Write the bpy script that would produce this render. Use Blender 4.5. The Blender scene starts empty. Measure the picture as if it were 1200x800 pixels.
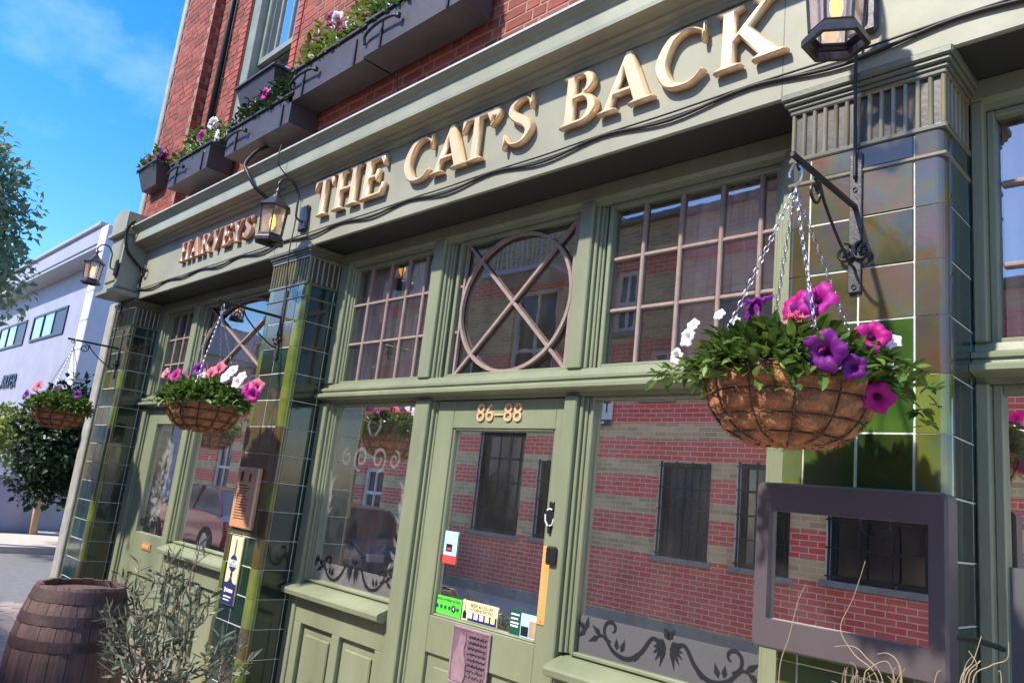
import bpy, math, random
import numpy as np
from mathutils import Vector, Matrix, noise
random.seed(11)
sc = bpy.context.scene
col = sc.collection
PI = math.pi

# ------------------------------------------------------------------ camera
F_PX = 903.0
CAM = np.array([0.0, -2.6, 1.6])
RM = np.array([[0.70405855, -0.07275272, -0.70640541],      # world <- camera (x right, y down, z forward)
               [0.70198867, 0.22160407, 0.67683347],
               [0.10730084, -0.97241898, 0.20709382]])
cd = bpy.data.cameras.new('camera')
cam = bpy.data.objects.new('camera', cd); col.objects.link(cam)
cd.sensor_width = 36.0; cd.lens = F_PX / 1200.0 * 36.0; cd.clip_start = 0.05; cd.clip_end = 2000
r_, d_, f_ = RM[:, 0], RM[:, 1], RM[:, 2]
cam.matrix_world = Matrix(((r_[0], -d_[0], -f_[0], CAM[0]), (r_[1], -d_[1], -f_[1], CAM[1]),
                           (r_[2], -d_[2], -f_[2], CAM[2]), (0, 0, 0, 1)))
sc.camera = cam
def px(x, y, Y):
    """photo pixel -> point on the plane y = Y (a wall, a pane or a thing hung at a known distance from the wall)"""
    r = RM @ np.array([x - 600, y - 400, F_PX]); t = (Y - CAM[1]) / r[1]
    return Vector(CAM + r * t)

# ------------------------------------------------------------------ world, sun, exposure
SUN = Vector((0.28, 1.0, -1.11)).normalized()          # direction the light travels
w = bpy.data.worlds.new('World'); sc.world = w; w.use_nodes = True
nt = w.node_tree; N = nt.nodes; L = nt.links; N.clear()
out = N.new('ShaderNodeOutputWorld'); bg = N.new('ShaderNodeBackground')
sky = N.new('ShaderNodeTexSky'); sky.sky_type = 'NISHITA'; sky.sun_disc = False
sky.sun_elevation = math.asin(-SUN.z); sky.sun_rotation = math.atan2(-SUN.x, -SUN.y)
sky.air_density = 1.0; sky.dust_density = 0.4; sky.ozone_density = 3.0
tc = N.new('ShaderNodeTexCoord'); mp = N.new('ShaderNodeMapping'); mp.inputs['Scale'].default_value = (1.2, 2.6, 4.2)
mp.inputs['Rotation'].default_value = (0.3, 0.5, 0.4)
nz = N.new('ShaderNodeTexNoise'); nz.inputs['Scale'].default_value = 1.6; nz.inputs['Detail'].default_value = 7; nz.inputs['Roughness'].default_value = 0.55
rp = N.new('ShaderNodeValToRGB'); rp.color_ramp.elements[0].position = 0.52; rp.color_ramp.elements[1].position = 0.90
rp.color_ramp.elements[1].color = (0.24, 0.24, 0.24, 1)
hs = N.new('ShaderNodeHueSaturation'); hs.inputs['Saturation'].default_value = 1.42; hs.inputs['Value'].default_value = 1.0
mx = N.new('ShaderNodeMixRGB'); mx.inputs['Color2'].default_value = (6.2, 6.9, 7.6, 1)
L.new(tc.outputs['Generated'], mp.inputs['Vector']); L.new(mp.outputs[0], nz.inputs['Vector']); L.new(nz.outputs['Fac'], rp.inputs[0])
tn = N.new('ShaderNodeMixRGB'); tn.blend_type = 'MULTIPLY'; tn.inputs['Fac'].default_value = 1.0; tn.inputs['Color2'].default_value = (1.0, 0.945, 0.97, 1)
L.new(sky.outputs[0], tn.inputs['Color1']); L.new(tn.outputs[0], hs.inputs['Color']); L.new(hs.outputs[0], mx.inputs['Color1']); L.new(rp.outputs[0], mx.inputs['Fac'])
L.new(mx.outputs[0], bg.inputs['Color']); bg.inputs['Strength'].default_value = 0.115; L.new(bg.outputs[0], out.inputs['Surface'])
sl = bpy.data.lights.new('sun', 'SUN'); sl.energy = 2.5; sl.angle = math.radians(2.0); sl.color = (1.0, 0.93, 0.82)
so = bpy.data.objects.new('sun', sl); col.objects.link(so); so.rotation_euler = SUN.to_track_quat('-Z', 'Y').to_euler(); so.location = (0, -20, 20)
sc.view_settings.view_transform = 'Standard'; sc.view_settings.look = 'None'; sc.view_settings.gamma = 1.0
sc.view_settings.exposure = 1.62
sc.view_settings.use_curve_mapping = False
sc.render.engine = 'CYCLES'
sc.cycles.max_bounces = 8; sc.cycles.transparent_max_bounces = 16

# ------------------------------------------------------------------ mesh helpers
class MB:
    def __init__(s): s.v = []; s.f = []
    def add(s, vs, fs):
        b = len(s.v); s.v += [tuple(p) for p in vs]; s.f += [tuple(i + b for i in f) for f in fs]; return s
    def box(s, x0, x1, y0, y1, z0, z1):
        return s.add([(x0,y0,z0),(x1,y0,z0),(x1,y1,z0),(x0,y1,z0),(x0,y0,z1),(x1,y0,z1),(x1,y1,z1),(x0,y1,z1)],
                     [(3,2,1,0),(4,5,6,7),(0,1,5,4),(1,2,6,5),(2,3,7,6),(3,0,4,7)])
    def cbox(s, x0, x1, y0, y1, z0, z1, c=0.004):
        c = min(c, (x1-x0)*.45, (y1-y0)*.45, (z1-z0)*.45)
        xs, ys, zs = (x0, x1), (y0, y1), (z0, z1); vs = []; idx = {}
        for i in (0,1):
            for j in (0,1):
                for k in (0,1):
                    sx, sy, sz = (1,-1)[i], (1,-1)[j], (1,-1)[k]
                    for a in range(3):
                        p = [xs[i]+sx*c, ys[j]+sy*c, zs[k]+sz*c]; p[a] = (xs[i], ys[j], zs[k])[a]
                        idx[(i,j,k,a)] = len(vs); vs.append(tuple(p))
        fs = []
        def q(l): fs.append(tuple(idx[t] for t in l))
        q([(0,0,0,0),(0,0,1,0),(0,1,1,0),(0,1,0,0)]); q([(1,0,0,0),(1,1,0,0),(1,1,1,0),(1,0,1,0)])
        q([(0,0,0,1),(1,0,0,1),(1,0,1,1),(0,0,1,1)]); q([(0,1,0,1),(0,1,1,1),(1,1,1,1),(1,1,0,1)])
        q([(0,0,0,2),(0,1,0,2),(1,1,0,2),(1,0,0,2)]); q([(0,0,1,2),(1,0,1,2),(1,1,1,2),(0,1,1,2)])
        for j in (0,1):
            for k in (0,1): q([(0,j,k,1),(1,j,k,1),(1,j,k,2),(0,j,k,2)])
        for i in (0,1):
            for k in (0,1): q([(i,0,k,0),(i,1,k,0),(i,1,k,2),(i,0,k,2)])
        for i in (0,1):
            for j in (0,1): q([(i,j,0,0),(i,j,1,0),(i,j,1,1),(i,j,0,1)])
        for i in (0,1):
            for j in (0,1):
                for k in (0,1): q([(i,j,k,0),(i,j,k,1),(i,j,k,2)])
        return s.add(vs, fs)
    def tube(s, pts, r, n=6, closed=False):
        P = [Vector(p) for p in pts]; m = len(P); rr = r if isinstance(r, (list, tuple)) else [r]*m
        ring = []; up = None; vs = []
        for i in range(m):
            a = P[i-1] if (i > 0 or closed) else P[i]; b = P[(i+1) % m] if (i < m-1 or closed) else P[i]
            t = (b - a); t = t.normalized() if t.length > 1e-9 else Vector((0,0,1))
            if up is None:
                up = Vector((0,0,1)) if abs(t.z) < .9 else Vector((1,0,0))
            u = t.cross(up); u = u.normalized() if u.length > 1e-6 else t.orthogonal().normalized()
            up = u.cross(t).normalized()
            for k in range(n):
                an = 2*PI*k/n; vs.append(P[i] + (u*math.cos(an) + up*math.sin(an))*rr[i])
        fs = []
        for i in range(m if closed else m-1):
            j = (i+1) % m
            for k in range(n): fs.append((i*n+k, i*n+(k+1)%n, j*n+(k+1)%n, j*n+k))
        if not closed:
            fs.append(tuple(range(n-1,-1,-1))); fs.append(tuple((m-1)*n+k for k in range(n)))
        return s.add(vs, fs)
    def lathe(s, prof, n=24, c=(0,0,0), a0=0.0, a1=2*PI):
        full = abs(a1-a0-2*PI) < 1e-6; m = n if full else n+1; vs = []
        for (r, z) in prof:
            for k in range(m):
                a = a0+(a1-a0)*k/n; vs.append((c[0]+r*math.cos(a), c[1]+r*math.sin(a), c[2]+z))
        fs = []
        for i in range(len(prof)-1):
            for k in range(n):
                k2 = (k+1) % m; fs.append((i*m+k, i*m+k2, (i+1)*m+k2, (i+1)*m+k))
        return s.add(vs, fs)
    def prism_xz(s, poly, y0, y1):
        n = len(poly); vs = [(x, y0, z) for x, z in poly] + [(x, y1, z) for x, z in poly]
        fs = [tuple(range(n)), tuple(range(2*n-1, n-1, -1))] + [(i, n+i, n+(i+1)%n, (i+1)%n) for i in range(n)]
        return s.add(vs, fs)
    def prism_xy(s, poly, z0, z1):
        n = len(poly); vs = [(x, y, z0) for x, y in poly] + [(x, y, z1) for x, y in poly]
        fs = [tuple(range(n-1,-1,-1)), tuple(range(n, 2*n))] + [(i, (i+1)%n, n+(i+1)%n, n+i) for i in range(n)]
        return s.add(vs, fs)
    def sweep_x(s, prof, x0, x1):
        """profile of (y, z) carried along x"""
        n = len(prof); vs = [(x0, y, z) for y, z in prof] + [(x1, y, z) for y, z in prof]
        fs = [tuple(range(n)), tuple(range(2*n-1, n-1, -1))] + [(i, n+i, n+(i+1)%n, (i+1)%n) for i in range(n)]
        return s.add(vs, fs)
    def mesh(s, name, m=None, smooth=False):
        me = bpy.data.meshes.new(name); me.from_pydata(s.v, [], s.f)
        if smooth: me.polygons.foreach_set('use_smooth', [True]*len(me.polygons))
        if m is not None: me.materials.append(MAT[m] if isinstance(m, str) else m)
        me.update(); return me
    def build(s, name, m, parent=None, smooth=False, loc=None, rot=None, fix=True):
        me = s.mesh(name, m, smooth)
        if fix: fixn(me)
        return link(name, me, parent, loc, rot)
import bmesh
def fixn(me):
    bm = bmesh.new(); bm.from_mesh(me); bmesh.ops.recalc_face_normals(bm, faces=bm.faces); bm.to_mesh(me); bm.free()
def link(name, me, parent=None, loc=None, rot=None):
    o = bpy.data.objects.new(name, me); col.objects.link(o)
    if parent is not None: o.parent = parent
    if loc is not None: o.location = loc
    if rot is not None: o.rotation_euler = rot
    return o
def thing(name, label, cat, loc=(0,0,0), rz=0.0, group=None):
    o = bpy.data.objects.new(name, None); col.objects.link(o); o.empty_display_size = .1
    o.location = loc; o.rotation_euler = (0,0,rz); tag(o, label, cat, group); return o
def tag(o, label, cat, group=None):
    o['label'] = label; o['category'] = cat
    if group: o['group'] = group
    return o
def struct(o): o['kind'] = 'structure'; return o
def stuff(o): o['kind'] = 'stuff'; return o
def copy_tree(o, parent=None):
    c = o.copy(); col.objects.link(c); c.parent = parent
    for ch in list(o.children): copy_tree(ch, c)
    return c
def catmull(P, k=6, closed=False):
    P = [Vector(p) for p in P]; n = len(P); o = []
    for i in range(n if closed else n-1):
        p0 = P[(i-1) % n] if (closed or i > 0) else P[0]; p1 = P[i]; p2 = P[(i+1) % n]
        p3 = P[(i+2) % n] if (closed or i+2 < n) else P[-1]
        for j in range(k):
            t = j/k; o.append(0.5*((2*p1)+(p2-p0)*t+(2*p0-5*p1+4*p2-p3)*t*t+(3*p1-p0-3*p2+p3)*t**3))
    if not closed: o.append(P[-1])
    return o
def spiral(c, r0, r1, a0, turns, n=22, plane='yz'):
    o = []
    for i in range(n+1):
        t = i/n; r = r0+(r1-r0)*t; a = a0+turns*2*PI*t; u, v = r*math.cos(a), r*math.sin(a)
        o.append({'yz': (c[0], c[1]+u, c[2]+v), 'xz': (c[0]+u, c[1], c[2]+v), 'xy': (c[0]+u, c[1]+v, c[2])}[plane])
    return o

# ------------------------------------------------------------------ materials
MAT = {}
def lin(c): return tuple(((x/255)/12.92 if x/255 <= .04045 else ((x/255+.055)/1.055)**2.4) for x in c)
class NB:
    def __init__(s, name):
        s.m = bpy.data.materials.new(name); s.m.use_nodes = True; s.t = s.m.node_tree; s.t.nodes.clear()
        s.o = s.t.nodes.new('ShaderNodeOutputMaterial'); MAT[name] = s.m
    def n(s, ty, ins=None, **kw):
        d = s.t.nodes.new('ShaderNode'+ty)
        for k, v in kw.items(): setattr(d, k, v)
        for k, v in (ins or {}).items():
            if isinstance(v, bpy.types.NodeSocket): s.t.links.new(v, d.inputs[k])
            else: d.inputs[k].default_value = v
        return d
    def surf(s, sock): s.t.links.new(sock, s.o.inputs['Surface'])
    def coord(s, which='Object'): return s.n('TexCoord').outputs[which]
    def noise(s, vec, scale, detail=4, rough=.55):
        return s.n('TexNoise', {'Vector': vec, 'Scale': scale, 'Detail': detail, 'Roughness': rough}).outputs['Fac']
    def ramp(s, fac, stops):
        r = s.n('ValToRGB', {'Fac': fac}); e = r.color_ramp.elements
        while len(e) < len(stops): e.new(.5)
        for i, (p, c) in enumerate(stops):
            e[i].position = p; e[i].color = tuple(c[:3])+(1,) if not isinstance(c, (int, float)) else (c, c, c, 1)
        return r.outputs['Color']
    def mix(s, fac, a, b, blend='MIX'):
        d = s.n('MixRGB', {'Fac': fac}, blend_type=blend)
        for k, v in (('Color1', a), ('Color2', b)):
            if isinstance(v, bpy.types.NodeSocket): s.t.links.new(v, d.inputs[k])
            else: d.inputs[k].default_value = tuple(v[:3])+(1,)
        return d.outputs[0]
    def bump(s, h, strength=.2, dist=.01):
        return s.n('Bump', {'Height': h, 'Strength': strength, 'Distance': dist}).outputs[0]
    def math(s, op, a, b=None):
        d = s.n('Math', {0: a}, operation=op)
        if b is not None:
            if isinstance(b, bpy.types.NodeSocket): s.t.links.new(b, d.inputs[1])
            else: d.inputs[1].default_value = b
        return d.outputs[0]
    def pbsdf(s, color, rough=.5, metal=0., normal=None, spec=.5, coat=0., emis=None, estr=0., alpha=None, subs=0.):
        p = s.n('BsdfPrincipled')
        def st(k, v):
            if isinstance(v, bpy.types.NodeSocket): s.t.links.new(v, p.inputs[k])
            elif k in ('Base Color', 'Emission Color'): p.inputs[k].default_value = tuple(v[:3])+(1,)
            else: p.inputs[k].default_value = v
        st('Base Color', color); st('Roughness', rough); st('Metallic', metal); st('Specular IOR Level', spec); st('Coat Weight', coat)
        if coat: p.inputs['Coat Roughness'].default_value = .04
        if normal is not None: st('Normal', normal)
        if emis is not None: st('Emission Color', emis); st('Emission Strength', estr)
        if alpha is not None: st('Alpha', alpha)
        return p.outputs[0]
def simple(name, c, rough=.5, metal=0., var=.25, scale=8, bump=.15, bscale=60, spec=.5, coat=0., island=0., c2=None, rvar=.12, srgb=True, stretch=None, dist=.004):
    b = NB(name); c = lin(c) if srgb else c
    v = b.coord()
    if stretch: v = b.n('Mapping', {'Vector': v, 'Scale': stretch}).outputs[0]
    f = b.noise(v, scale, 6, .6)
    lo = tuple(x*(1-var) for x in c); hi = tuple(min(1, x*(1+var)) for x in c)
    if c2: hi = lin(c2) if srgb else c2; lo = c
    cc = b.ramp(f, [(.3, lo), (.7, hi)])
    if island:
        r = b.n('NewGeometry').outputs['Random Per Island']; o = b.n('ObjectInfo').outputs['Random']
        k = b.math('FRACT', b.math('ADD', r, o)); val = b.math('ADD', b.math('MULTIPLY', k, 2*island), 1-island)
        cc = b.n('HueSaturation', {'Color': cc, 'Value': val}).outputs[0]
    rr = b.n('MapRange', {'Value': b.noise(v, scale*3, 4), 'To Min': max(.02, rough-rvar), 'To Max': min(1, rough+rvar)}).outputs[0]
    nm = b.bump(b.noise(v, bscale, 4), bump, dist) if bump else None
    b.surf(b.pbsdf(cc, rr, metal, nm, spec, coat)); return b.m

simple('green_paint', (124, 130, 103), .42, var=.17, scale=2.6, bump=.30, bscale=55, c2=None, spec=.45, stretch=(1,1,.35), dist=.006)
simple('fascia_paint', (144, 144, 125), .5, var=.15, scale=1.9, bump=.10, bscale=30, spec=.35)
simple('cornice_paint', (146, 148, 126), .38, var=.14, scale=3, bump=.2, bscale=60)
simple('soffit_shade', (50, 52, 47), .5, var=.12, scale=2)  # shade under the fascia painted in as a near-black colour
simple('dark_paint', (92, 96, 80), .4, var=.15, scale=3)
simple('capital_brown', (74, 68, 62), .35, var=.25, scale=12)
simple('flashing', (176, 176, 168), .45, var=.2, scale=9)
simple('bar_paint', (146, 128, 120), .7, var=.15, scale=20, bump=.1, spec=.15)
simple('sash_paint', (128, 132, 120), .42, var=.15, scale=6)
simple('black_iron', (30, 29, 31), .42, metal=.0, var=.3, scale=30, bump=.3, bscale=120)
simple('grey_iron', (70, 68, 68), .45, metal=.2, var=.35, scale=30, bump=.35, bscale=120)
simple('cable', (34, 31, 30), .55, var=.2)
simple('lantern_metal', (62, 60, 62), .36, metal=.35, var=.3, scale=25, bump=.2)
simple('steel', (190, 190, 195), .28, metal=.9, var=.15, scale=40, bump=.1)
simple('brass', (236, 164, 96), .42, metal=.2, var=.15, scale=14, bump=.1, stretch=(1,1,.2))
simple('gilt', (226, 186, 140), .33, metal=.35, var=.14, scale=10, bump=.12, bscale=40, c2=(238, 205, 160))
simple('copper_letter', (190, 140, 110), .36, metal=.35, var=.2, scale=10)
simple('letter_side', (120, 96, 70), .5, var=.2)
simple('grout', (196, 196, 182), .85, var=.22, scale=20, bump=.4, bscale=80)
simple('mortar', (146, 112, 98), .9, var=.2, scale=20, bump=.5, bscale=60)
simple('brick', (130, 62, 48), .85, var=.25, scale=14, bump=.6, bscale=70, island=.34)
simple('brick_bright', (150, 72, 58), .85, var=.2, scale=14, bump=.5, bscale=70, island=.2)
simple('stone', (150, 148, 140), .8, var=.2, scale=8, bump=.4)
simple('box_paint', (60, 53, 55), .5, var=.22, scale=5, bump=.25, bscale=40)
simple('soil', (50, 36, 26), .95, var=.4, scale=40, bump=1, bscale=90)
simple('menu_frame', (84, 76, 78), .42, var=.08, scale=3, bump=.06, bscale=200)
simple('curtain', (240, 204, 198), .8, var=.12, scale=5, bump=.1)
simple('net_curtain', (225, 215, 212), .85, var=.08, scale=5)
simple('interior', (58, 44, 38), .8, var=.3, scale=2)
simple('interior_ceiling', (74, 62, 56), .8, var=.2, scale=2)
simple('barrel_wood', (98, 74, 68), .68, var=.35, scale=5, bump=.6, bscale=26, island=.2, stretch=(7,7,.7), dist=.006)
simple('hoop', (70, 52, 52), .6, metal=.3, var=.35, scale=14, bump=.4, bscale=50)
simple('coir', (172, 118, 78), .95, var=.45, scale=26, bump=1.0, bscale=130, dist=.012)
simple('twig', (158, 138, 110), .8, var=.2, scale=30)
simple('bark', (92, 80, 66), .9, var=.3, scale=20, bump=.8)
simple('asphalt', (118, 117, 118), .9, var=.18, scale=9, bump=.5, bscale=200)
simple('paver', (150, 136, 128), .85, var=.2, scale=14, bump=.4, bscale=90, island=.22)
simple('paver_pale', (196, 182, 170), .85, var=.12, scale=6, bump=.3)
simple('kerb', (150, 148, 142), .85, var=.15, scale=8, bump=.4)
simple('white_render', (146, 148, 166), .7, var=.10, scale=1.1, bump=.15, bscale=80)
simple('pier_sunlit', (206, 208, 214), .7, var=.05, scale=3)  # corner pier's sunlit brightness painted in as a whiter colour
simple('grey_panel', (150, 152, 158), .5, var=.08, scale=3)
simple('blue_panel', (60, 72, 104), .5, var=.12, scale=3)
simple('sign_dark', (52, 66, 92), .5, var=.1)
simple('board_wood', (196, 142, 104), .45, var=.16, scale=6, stretch=(3,3,.6), bump=.1)
simple('white_plastic', (232, 230, 226), .4, var=.05)
simple('sign_navy', (44, 46, 98), .4, var=.1)
simple('sign_cream', (238, 222, 170), .45, var=.08)
simple('sticker_green', (92, 208, 72), .4, var=.06)
simple('sticker_dkgreen', (30, 84, 62), .4, var=.1)
simple('sticker_red', (214, 76, 70), .4, var=.1)
simple('sticker_blue', (176, 208, 224), .4, var=.1)
simple('ink', (26, 28, 34), .5, var=.1)
simple('white_ink', (232, 232, 230), .5, var=.05)
simple('plaque', (140, 112, 122), .42, metal=.4, var=.3, scale=30, bump=.5, bscale=60)
simple('plaque_hi', (170, 142, 150), .4, metal=.4, var=.2, scale=30)
simple('tile_dark', (22, 40, 32), .12, var=.3, scale=7)
simple('terracotta', (150, 84, 62), .85, var=.2)
simple('opp_frame', (226, 226, 224), .45, var=.06)
simple('opp_dark', (40, 42, 48), .4, var=.2)
simple('car_red', (168, 24, 44), .25, var=.05, bump=0, coat=.8)
simple('car_blue', (38, 48, 74), .25, var=.05, bump=0, coat=.8)
simple('car_glass', (22, 26, 32), .06, var=.05, bump=0, spec=.9)
simple('rubber', (26, 26, 27), .8, var=.2)
simple('post_wood', (170, 140, 110), .8, var=.2)
simple('blue_plastic', (70, 150, 190), .5, var=.15)

# glazed tile: deep green to olive, each tile its own tone, iridescent sheen painted in as colour patches
def tile_mat(name, stops, rough=.10, sheen=.35):
    b = NB(name); v = b.coord(); oi = b.n('ObjectInfo').outputs['Random']
    off = b.n('VectorMath', {0: v, 1: b.n('CombineXYZ', {'X': b.math('MULTIPLY', oi, 40.), 'Y': b.math('MULTIPLY', oi, 17.), 'Z': oi}).outputs[0]}, operation='ADD').outputs[0]
    f = b.noise(off, 3.6, 5, .6); c = b.ramp(f, stops)
    lf = b.noise(off, 7, 6, .65)
    l2 = b.ramp(lf, [(.35, (.20,.06,.045)), (.45, (.13,.11,.035)), (.52, (.06,.11,.12)), (.60, (.13,.075,.15)), (.7, (.09,.14,.07))])
    k = b.ramp(b.noise(off, 2.3, 3), [(.42, 0.), (.68, sheen)])
    c = b.mix(k, c, l2)
    c = b.n('HueSaturation', {'Color': c, 'Value': b.math('ADD', b.math('MULTIPLY', oi, .5), .75)}).outputs[0]
    nm = b.bump(b.noise(off, 14, 5, .6), .16, .006)
    b.surf(b.pbsdf(c, rough, 0, nm, .6, .5)); return b.m
tile_mat('tile_olive', [(.25, lin((44,50,26))), (.5, lin((76,70,38))), (.75, lin((96,62,44)))], .14, .6)
tile_mat('tile_lime', [(.25, lin((56,72,22))), (.5, lin((92,106,34))), (.8, lin((128,132,58)))], .12, .35)
tile_mat('tile_green', [(.25, lin((28,50,20))), (.5, lin((50,76,28))), (.8, lin((76,96,38)))], .10, .15)
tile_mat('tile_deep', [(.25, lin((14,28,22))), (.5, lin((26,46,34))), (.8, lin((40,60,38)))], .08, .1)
tile_mat('tile_cap', [(.25, lin((84,80,60))), (.5, lin((112,106,80))), (.8, lin((134,124,96)))], .22, .15)
tile_mat('tile_rib', [(.25, lin((96,90,60))), (.5, lin((124,116,82))), (.8, lin((140,132,98)))], .22, .0)

def glass_mat(name, refl=.42, tint=(.9,.92,.92), wob=.02, wscale=4, dust=.022):
    b = NB(name); v = b.coord()
    nm = b.bump(b.noise(v, wscale, 3, .4), wob, .02)
    fr = b.n('LayerWeight', {'Blend': .32, 'Normal': nm}).outputs['Fresnel']
    fac = b.n('MapRange', {'Value': fr, 'From Min': 0., 'From Max': 1., 'To Min': refl, 'To Max': 1.}).outputs[0]
    g = b.n('BsdfGlossy', {'Color': (.99,.96,.92,1), 'Roughness': 0.0, 'Normal': nm}).outputs[0]
    t = b.n('BsdfTransparent', {'Color': tint+(1,)}).outputs[0]
    mxs = b.n('MixShader', {0: fac, 1: t, 2: g}).outputs[0]
    du = b.n('MapRange', {'Value': b.noise(b.n('Mapping', {'Vector': v, 'Scale': (3., 3., .8)}).outputs[0], 2.5, 6, .65), 'From Min': .3, 'From Max': .75, 'To Min': dust*.25, 'To Max': dust*1.6}).outputs[0]
    b.surf(b.n('MixShader', {0: du, 1: mxs, 2: b.n('BsdfDiffuse', {'Color': (.78,.74,.70,1)}).outputs[0]}).outputs[0]); return b.m
glass_mat('glass', .92, wob=.010, wscale=2.2)
glass_mat('glass_old', .24, wob=.014, wscale=5)
glass_mat('glass_sky', .75, (.4,.42,.45), wob=.02, dust=.01)
def lamp_glass():
    b = NB('lamp_glass'); n = b.noise(b.coord(), 14, 4)
    tr = b.n('BsdfTransparent', {'Color': (.96,.92,.9,1)}).outputs[0]; tl = b.n('BsdfTranslucent', {'Color': (.85,.7,.68,1)}).outputs[0]; df = b.n('BsdfDiffuse', {'Color': (.6,.52,.52,1)}).outputs[0]
    g = b.n('BsdfGlossy', {'Color': (.9,.9,.9,1), 'Roughness': .05}).outputs[0]
    h = b.n('MixShader', {0: .5, 1: tl, 2: df}).outputs[0]
    k = b.n('MixShader', {0: b.n('MapRange', {'Value': n, 'To Min': .2, 'To Max': .45}).outputs[0], 1: tr, 2: h}).outputs[0]
    b.surf(b.n('MixShader', {0: .10, 1: k, 2: g}).outputs[0])
lamp_glass()
def frosted(name, c, a):
    b = NB(name); n = b.noise(b.coord(), 6, 5)
    d = b.n('BsdfDiffuse', {'Color': c+(1,)}).outputs[0]; t = b.n('BsdfTransparent').outputs[0]
    f = b.n('MapRange', {'Value': n, 'To Min': a-.12, 'To Max': a+.12}).outputs[0]
    b.surf(b.n('MixShader', {0: f, 1: t, 2: d}).outputs[0])
frosted('frosted', (.13,.128,.135), .74)
frosted('etch', (.4,.4,.4), .15)
frosted('etch_faint', (.4,.39,.39), .13)
def emis(name, c, s):
    b = NB(name); b.surf(b.n('Emission', {'Color': c+(1,), 'Strength': s}).outputs[0])
emis('bulb', (1., .44, .07), 1.3)
def leafmat(name, c1, c2, c3, trans=.3, rough=.45):
    b = NB(name); r = b.n('NewGeometry').outputs['Random Per Island']; o = b.n('ObjectInfo').outputs['Random']
    k = b.math('FRACT', b.math('ADD', r, o))
    c = b.ramp(k, [(.0, lin(c1)), (.55, lin(c2)), (1., lin(c3))])
    c = b.mix(.3, c, b.ramp(b.noise(b.coord(), 40, 3), [(.3, lin(c1)), (.7, lin(c3))]))
    p = b.pbsdf(c, rough, 0, None, .4); t = b.n('BsdfTranslucent', {'Color': c}).outputs[0]
    b.surf(b.n('MixShader', {0: trans, 1: p, 2: t}).outputs[0])
leafmat('leaf', (48,72,30), (78,108,44), (122,146,66))
leafmat('leaf_yellow', (70,92,36), (112,132,56), (160,168,88))
leafmat('leaf_olive', (58,66,54), (88,98,80), (150,160,134), .15, .5)
leafmat('leaf_dark', (26,46,28), (40,66,36), (70,96,48), .2)
leafmat('leaf_tree', (92,118,84), (126,150,108), (176,190,148), .4)
def petal(name, c1, c2, c3=None):
    b = NB(name); k = b.n('ObjectInfo').outputs['Random']
    c = b.ramp(k, [(0., lin(c1)), (1., lin(c2))])
    n = b.noise(b.coord(), 60, 3); c = b.mix(b.math('MULTIPLY', n, .35), c, lin(c3 or c1))
    p = b.pbsdf(c, .55, 0, None, .3); t = b.n('BsdfTranslucent', {'Color': c}).outputs[0]
    b.surf(b.n('MixShader', {0: .3, 1: p, 2: t}).outputs[0])
petal('petal_magenta', (176, 22, 120), (150, 20, 132), (214, 40, 150))
petal('petal_purple', (104, 24, 120), (130, 34, 140), (70, 14, 80))
petal('petal_white', (236, 232, 236), (244, 240, 242), (220, 214, 226))
petal('petal_pink', (226, 110, 140), (232, 150, 168), (210, 80, 120))
petal('petal_core', (40, 16, 40), (60, 24, 50))

# banded brick of the terrace across the street (seen only mirrored, far off: pattern in the material)
def opp_brick():
    b = NB('banded_brick'); v = b.coord(); s = b.n('SeparateXYZ', {'Vector': v})
    uv = b.n('CombineXYZ', {'X': s.outputs['X'], 'Y': s.outputs['Z']}).outputs[0]
    def br(c1, c2, mo):
        return b.n('TexBrick', {'Vector': uv, 'Color1': c1+(1,), 'Color2': c2+(1,), 'Mortar': mo+(1,), 'Scale': 1., 'Mortar Size': .006,
                                'Brick Width': .225, 'Row Height': .075, 'Bias': 0., 'Mortar Smooth': .1}).outputs['Color']
    red = br(lin((236,98,80)), lin((242,124,100)), lin((246,214,196)))
    crm = br(lin((236,208,150)), lin((196,166,116)), lin((234,220,190)))
    z = s.outputs['Z']
    m1 = b.math('LESS_THAN', b.math('FRACT', b.math('DIVIDE', b.math('SUBTRACT', z, .52), .59)), .43)   # cream share of a band
    low = b.math('LESS_THAN', z, 4.15)
    base = b.math('MULTIPLY', b.math('LESS_THAN', z, 1.11), b.math('GREATER_THAN', z, .52))
    m1 = b.math('MULTIPLY', m1, b.math('SUBTRACT', 1., base))
    m2 = b.math('GREATER_THAN', b.math('FRACT', b.math('DIVIDE', b.math('SUBTRACT', z, 4.15), 1.55)), .24)
    m = b.math('ADD', b.math('MULTIPLY', m1, low), b.math('MULTIPLY', m2, b.math('SUBTRACT', 1., low)))
    c = b.mix(m, red, crm)
    c = b.mix(.35, c, b.ramp(b.noise(v, 1.7, 6), [(.3, (.6,.58,.55)), (.7, (1.,1.,1.))]), 'MULTIPLY')
    b.surf(b.pbsdf(c, .9))
opp_brick()

# ================================================================== SETTING: ground, road, pavements
g = MB(); g.add([(-400,-400,-.11),(400,-400,-.11),(400,400,-.11),(-400,400,-.11)], [(0,1,2,3)])
struct(g.build('road', 'asphalt'))
pav = struct(MB().box(-10.0, 9, -2.25, 8.0, -.10, -.012).build('pavement', 'mortar'))
me_p = MB().cbox(-.097, .097, -.047, .047, -.05, 0, .004).mesh('paver', 'paver'); fixn(me_p)
rest = MB(); npv = 0
for i in range(70):
    for j in range(22):
        x = -10.0+.1+i*.2+(.1 if j % 2 else 0); y = -2.2+.05+j*.1
        if x > -4: continue
        dz = random.uniform(-.004, .003)
        if -9.6 < x < -5.6 and -1.25 < y < 0.02 and npv < 300:
            link('paver', me_p, pav, (x, y, dz)); npv += 1
        else: rest.box(x-.097, x+.097, y-.047, y+.047, -.05, dz)
stuff(rest.build('pavers', 'paver', pav))
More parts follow.
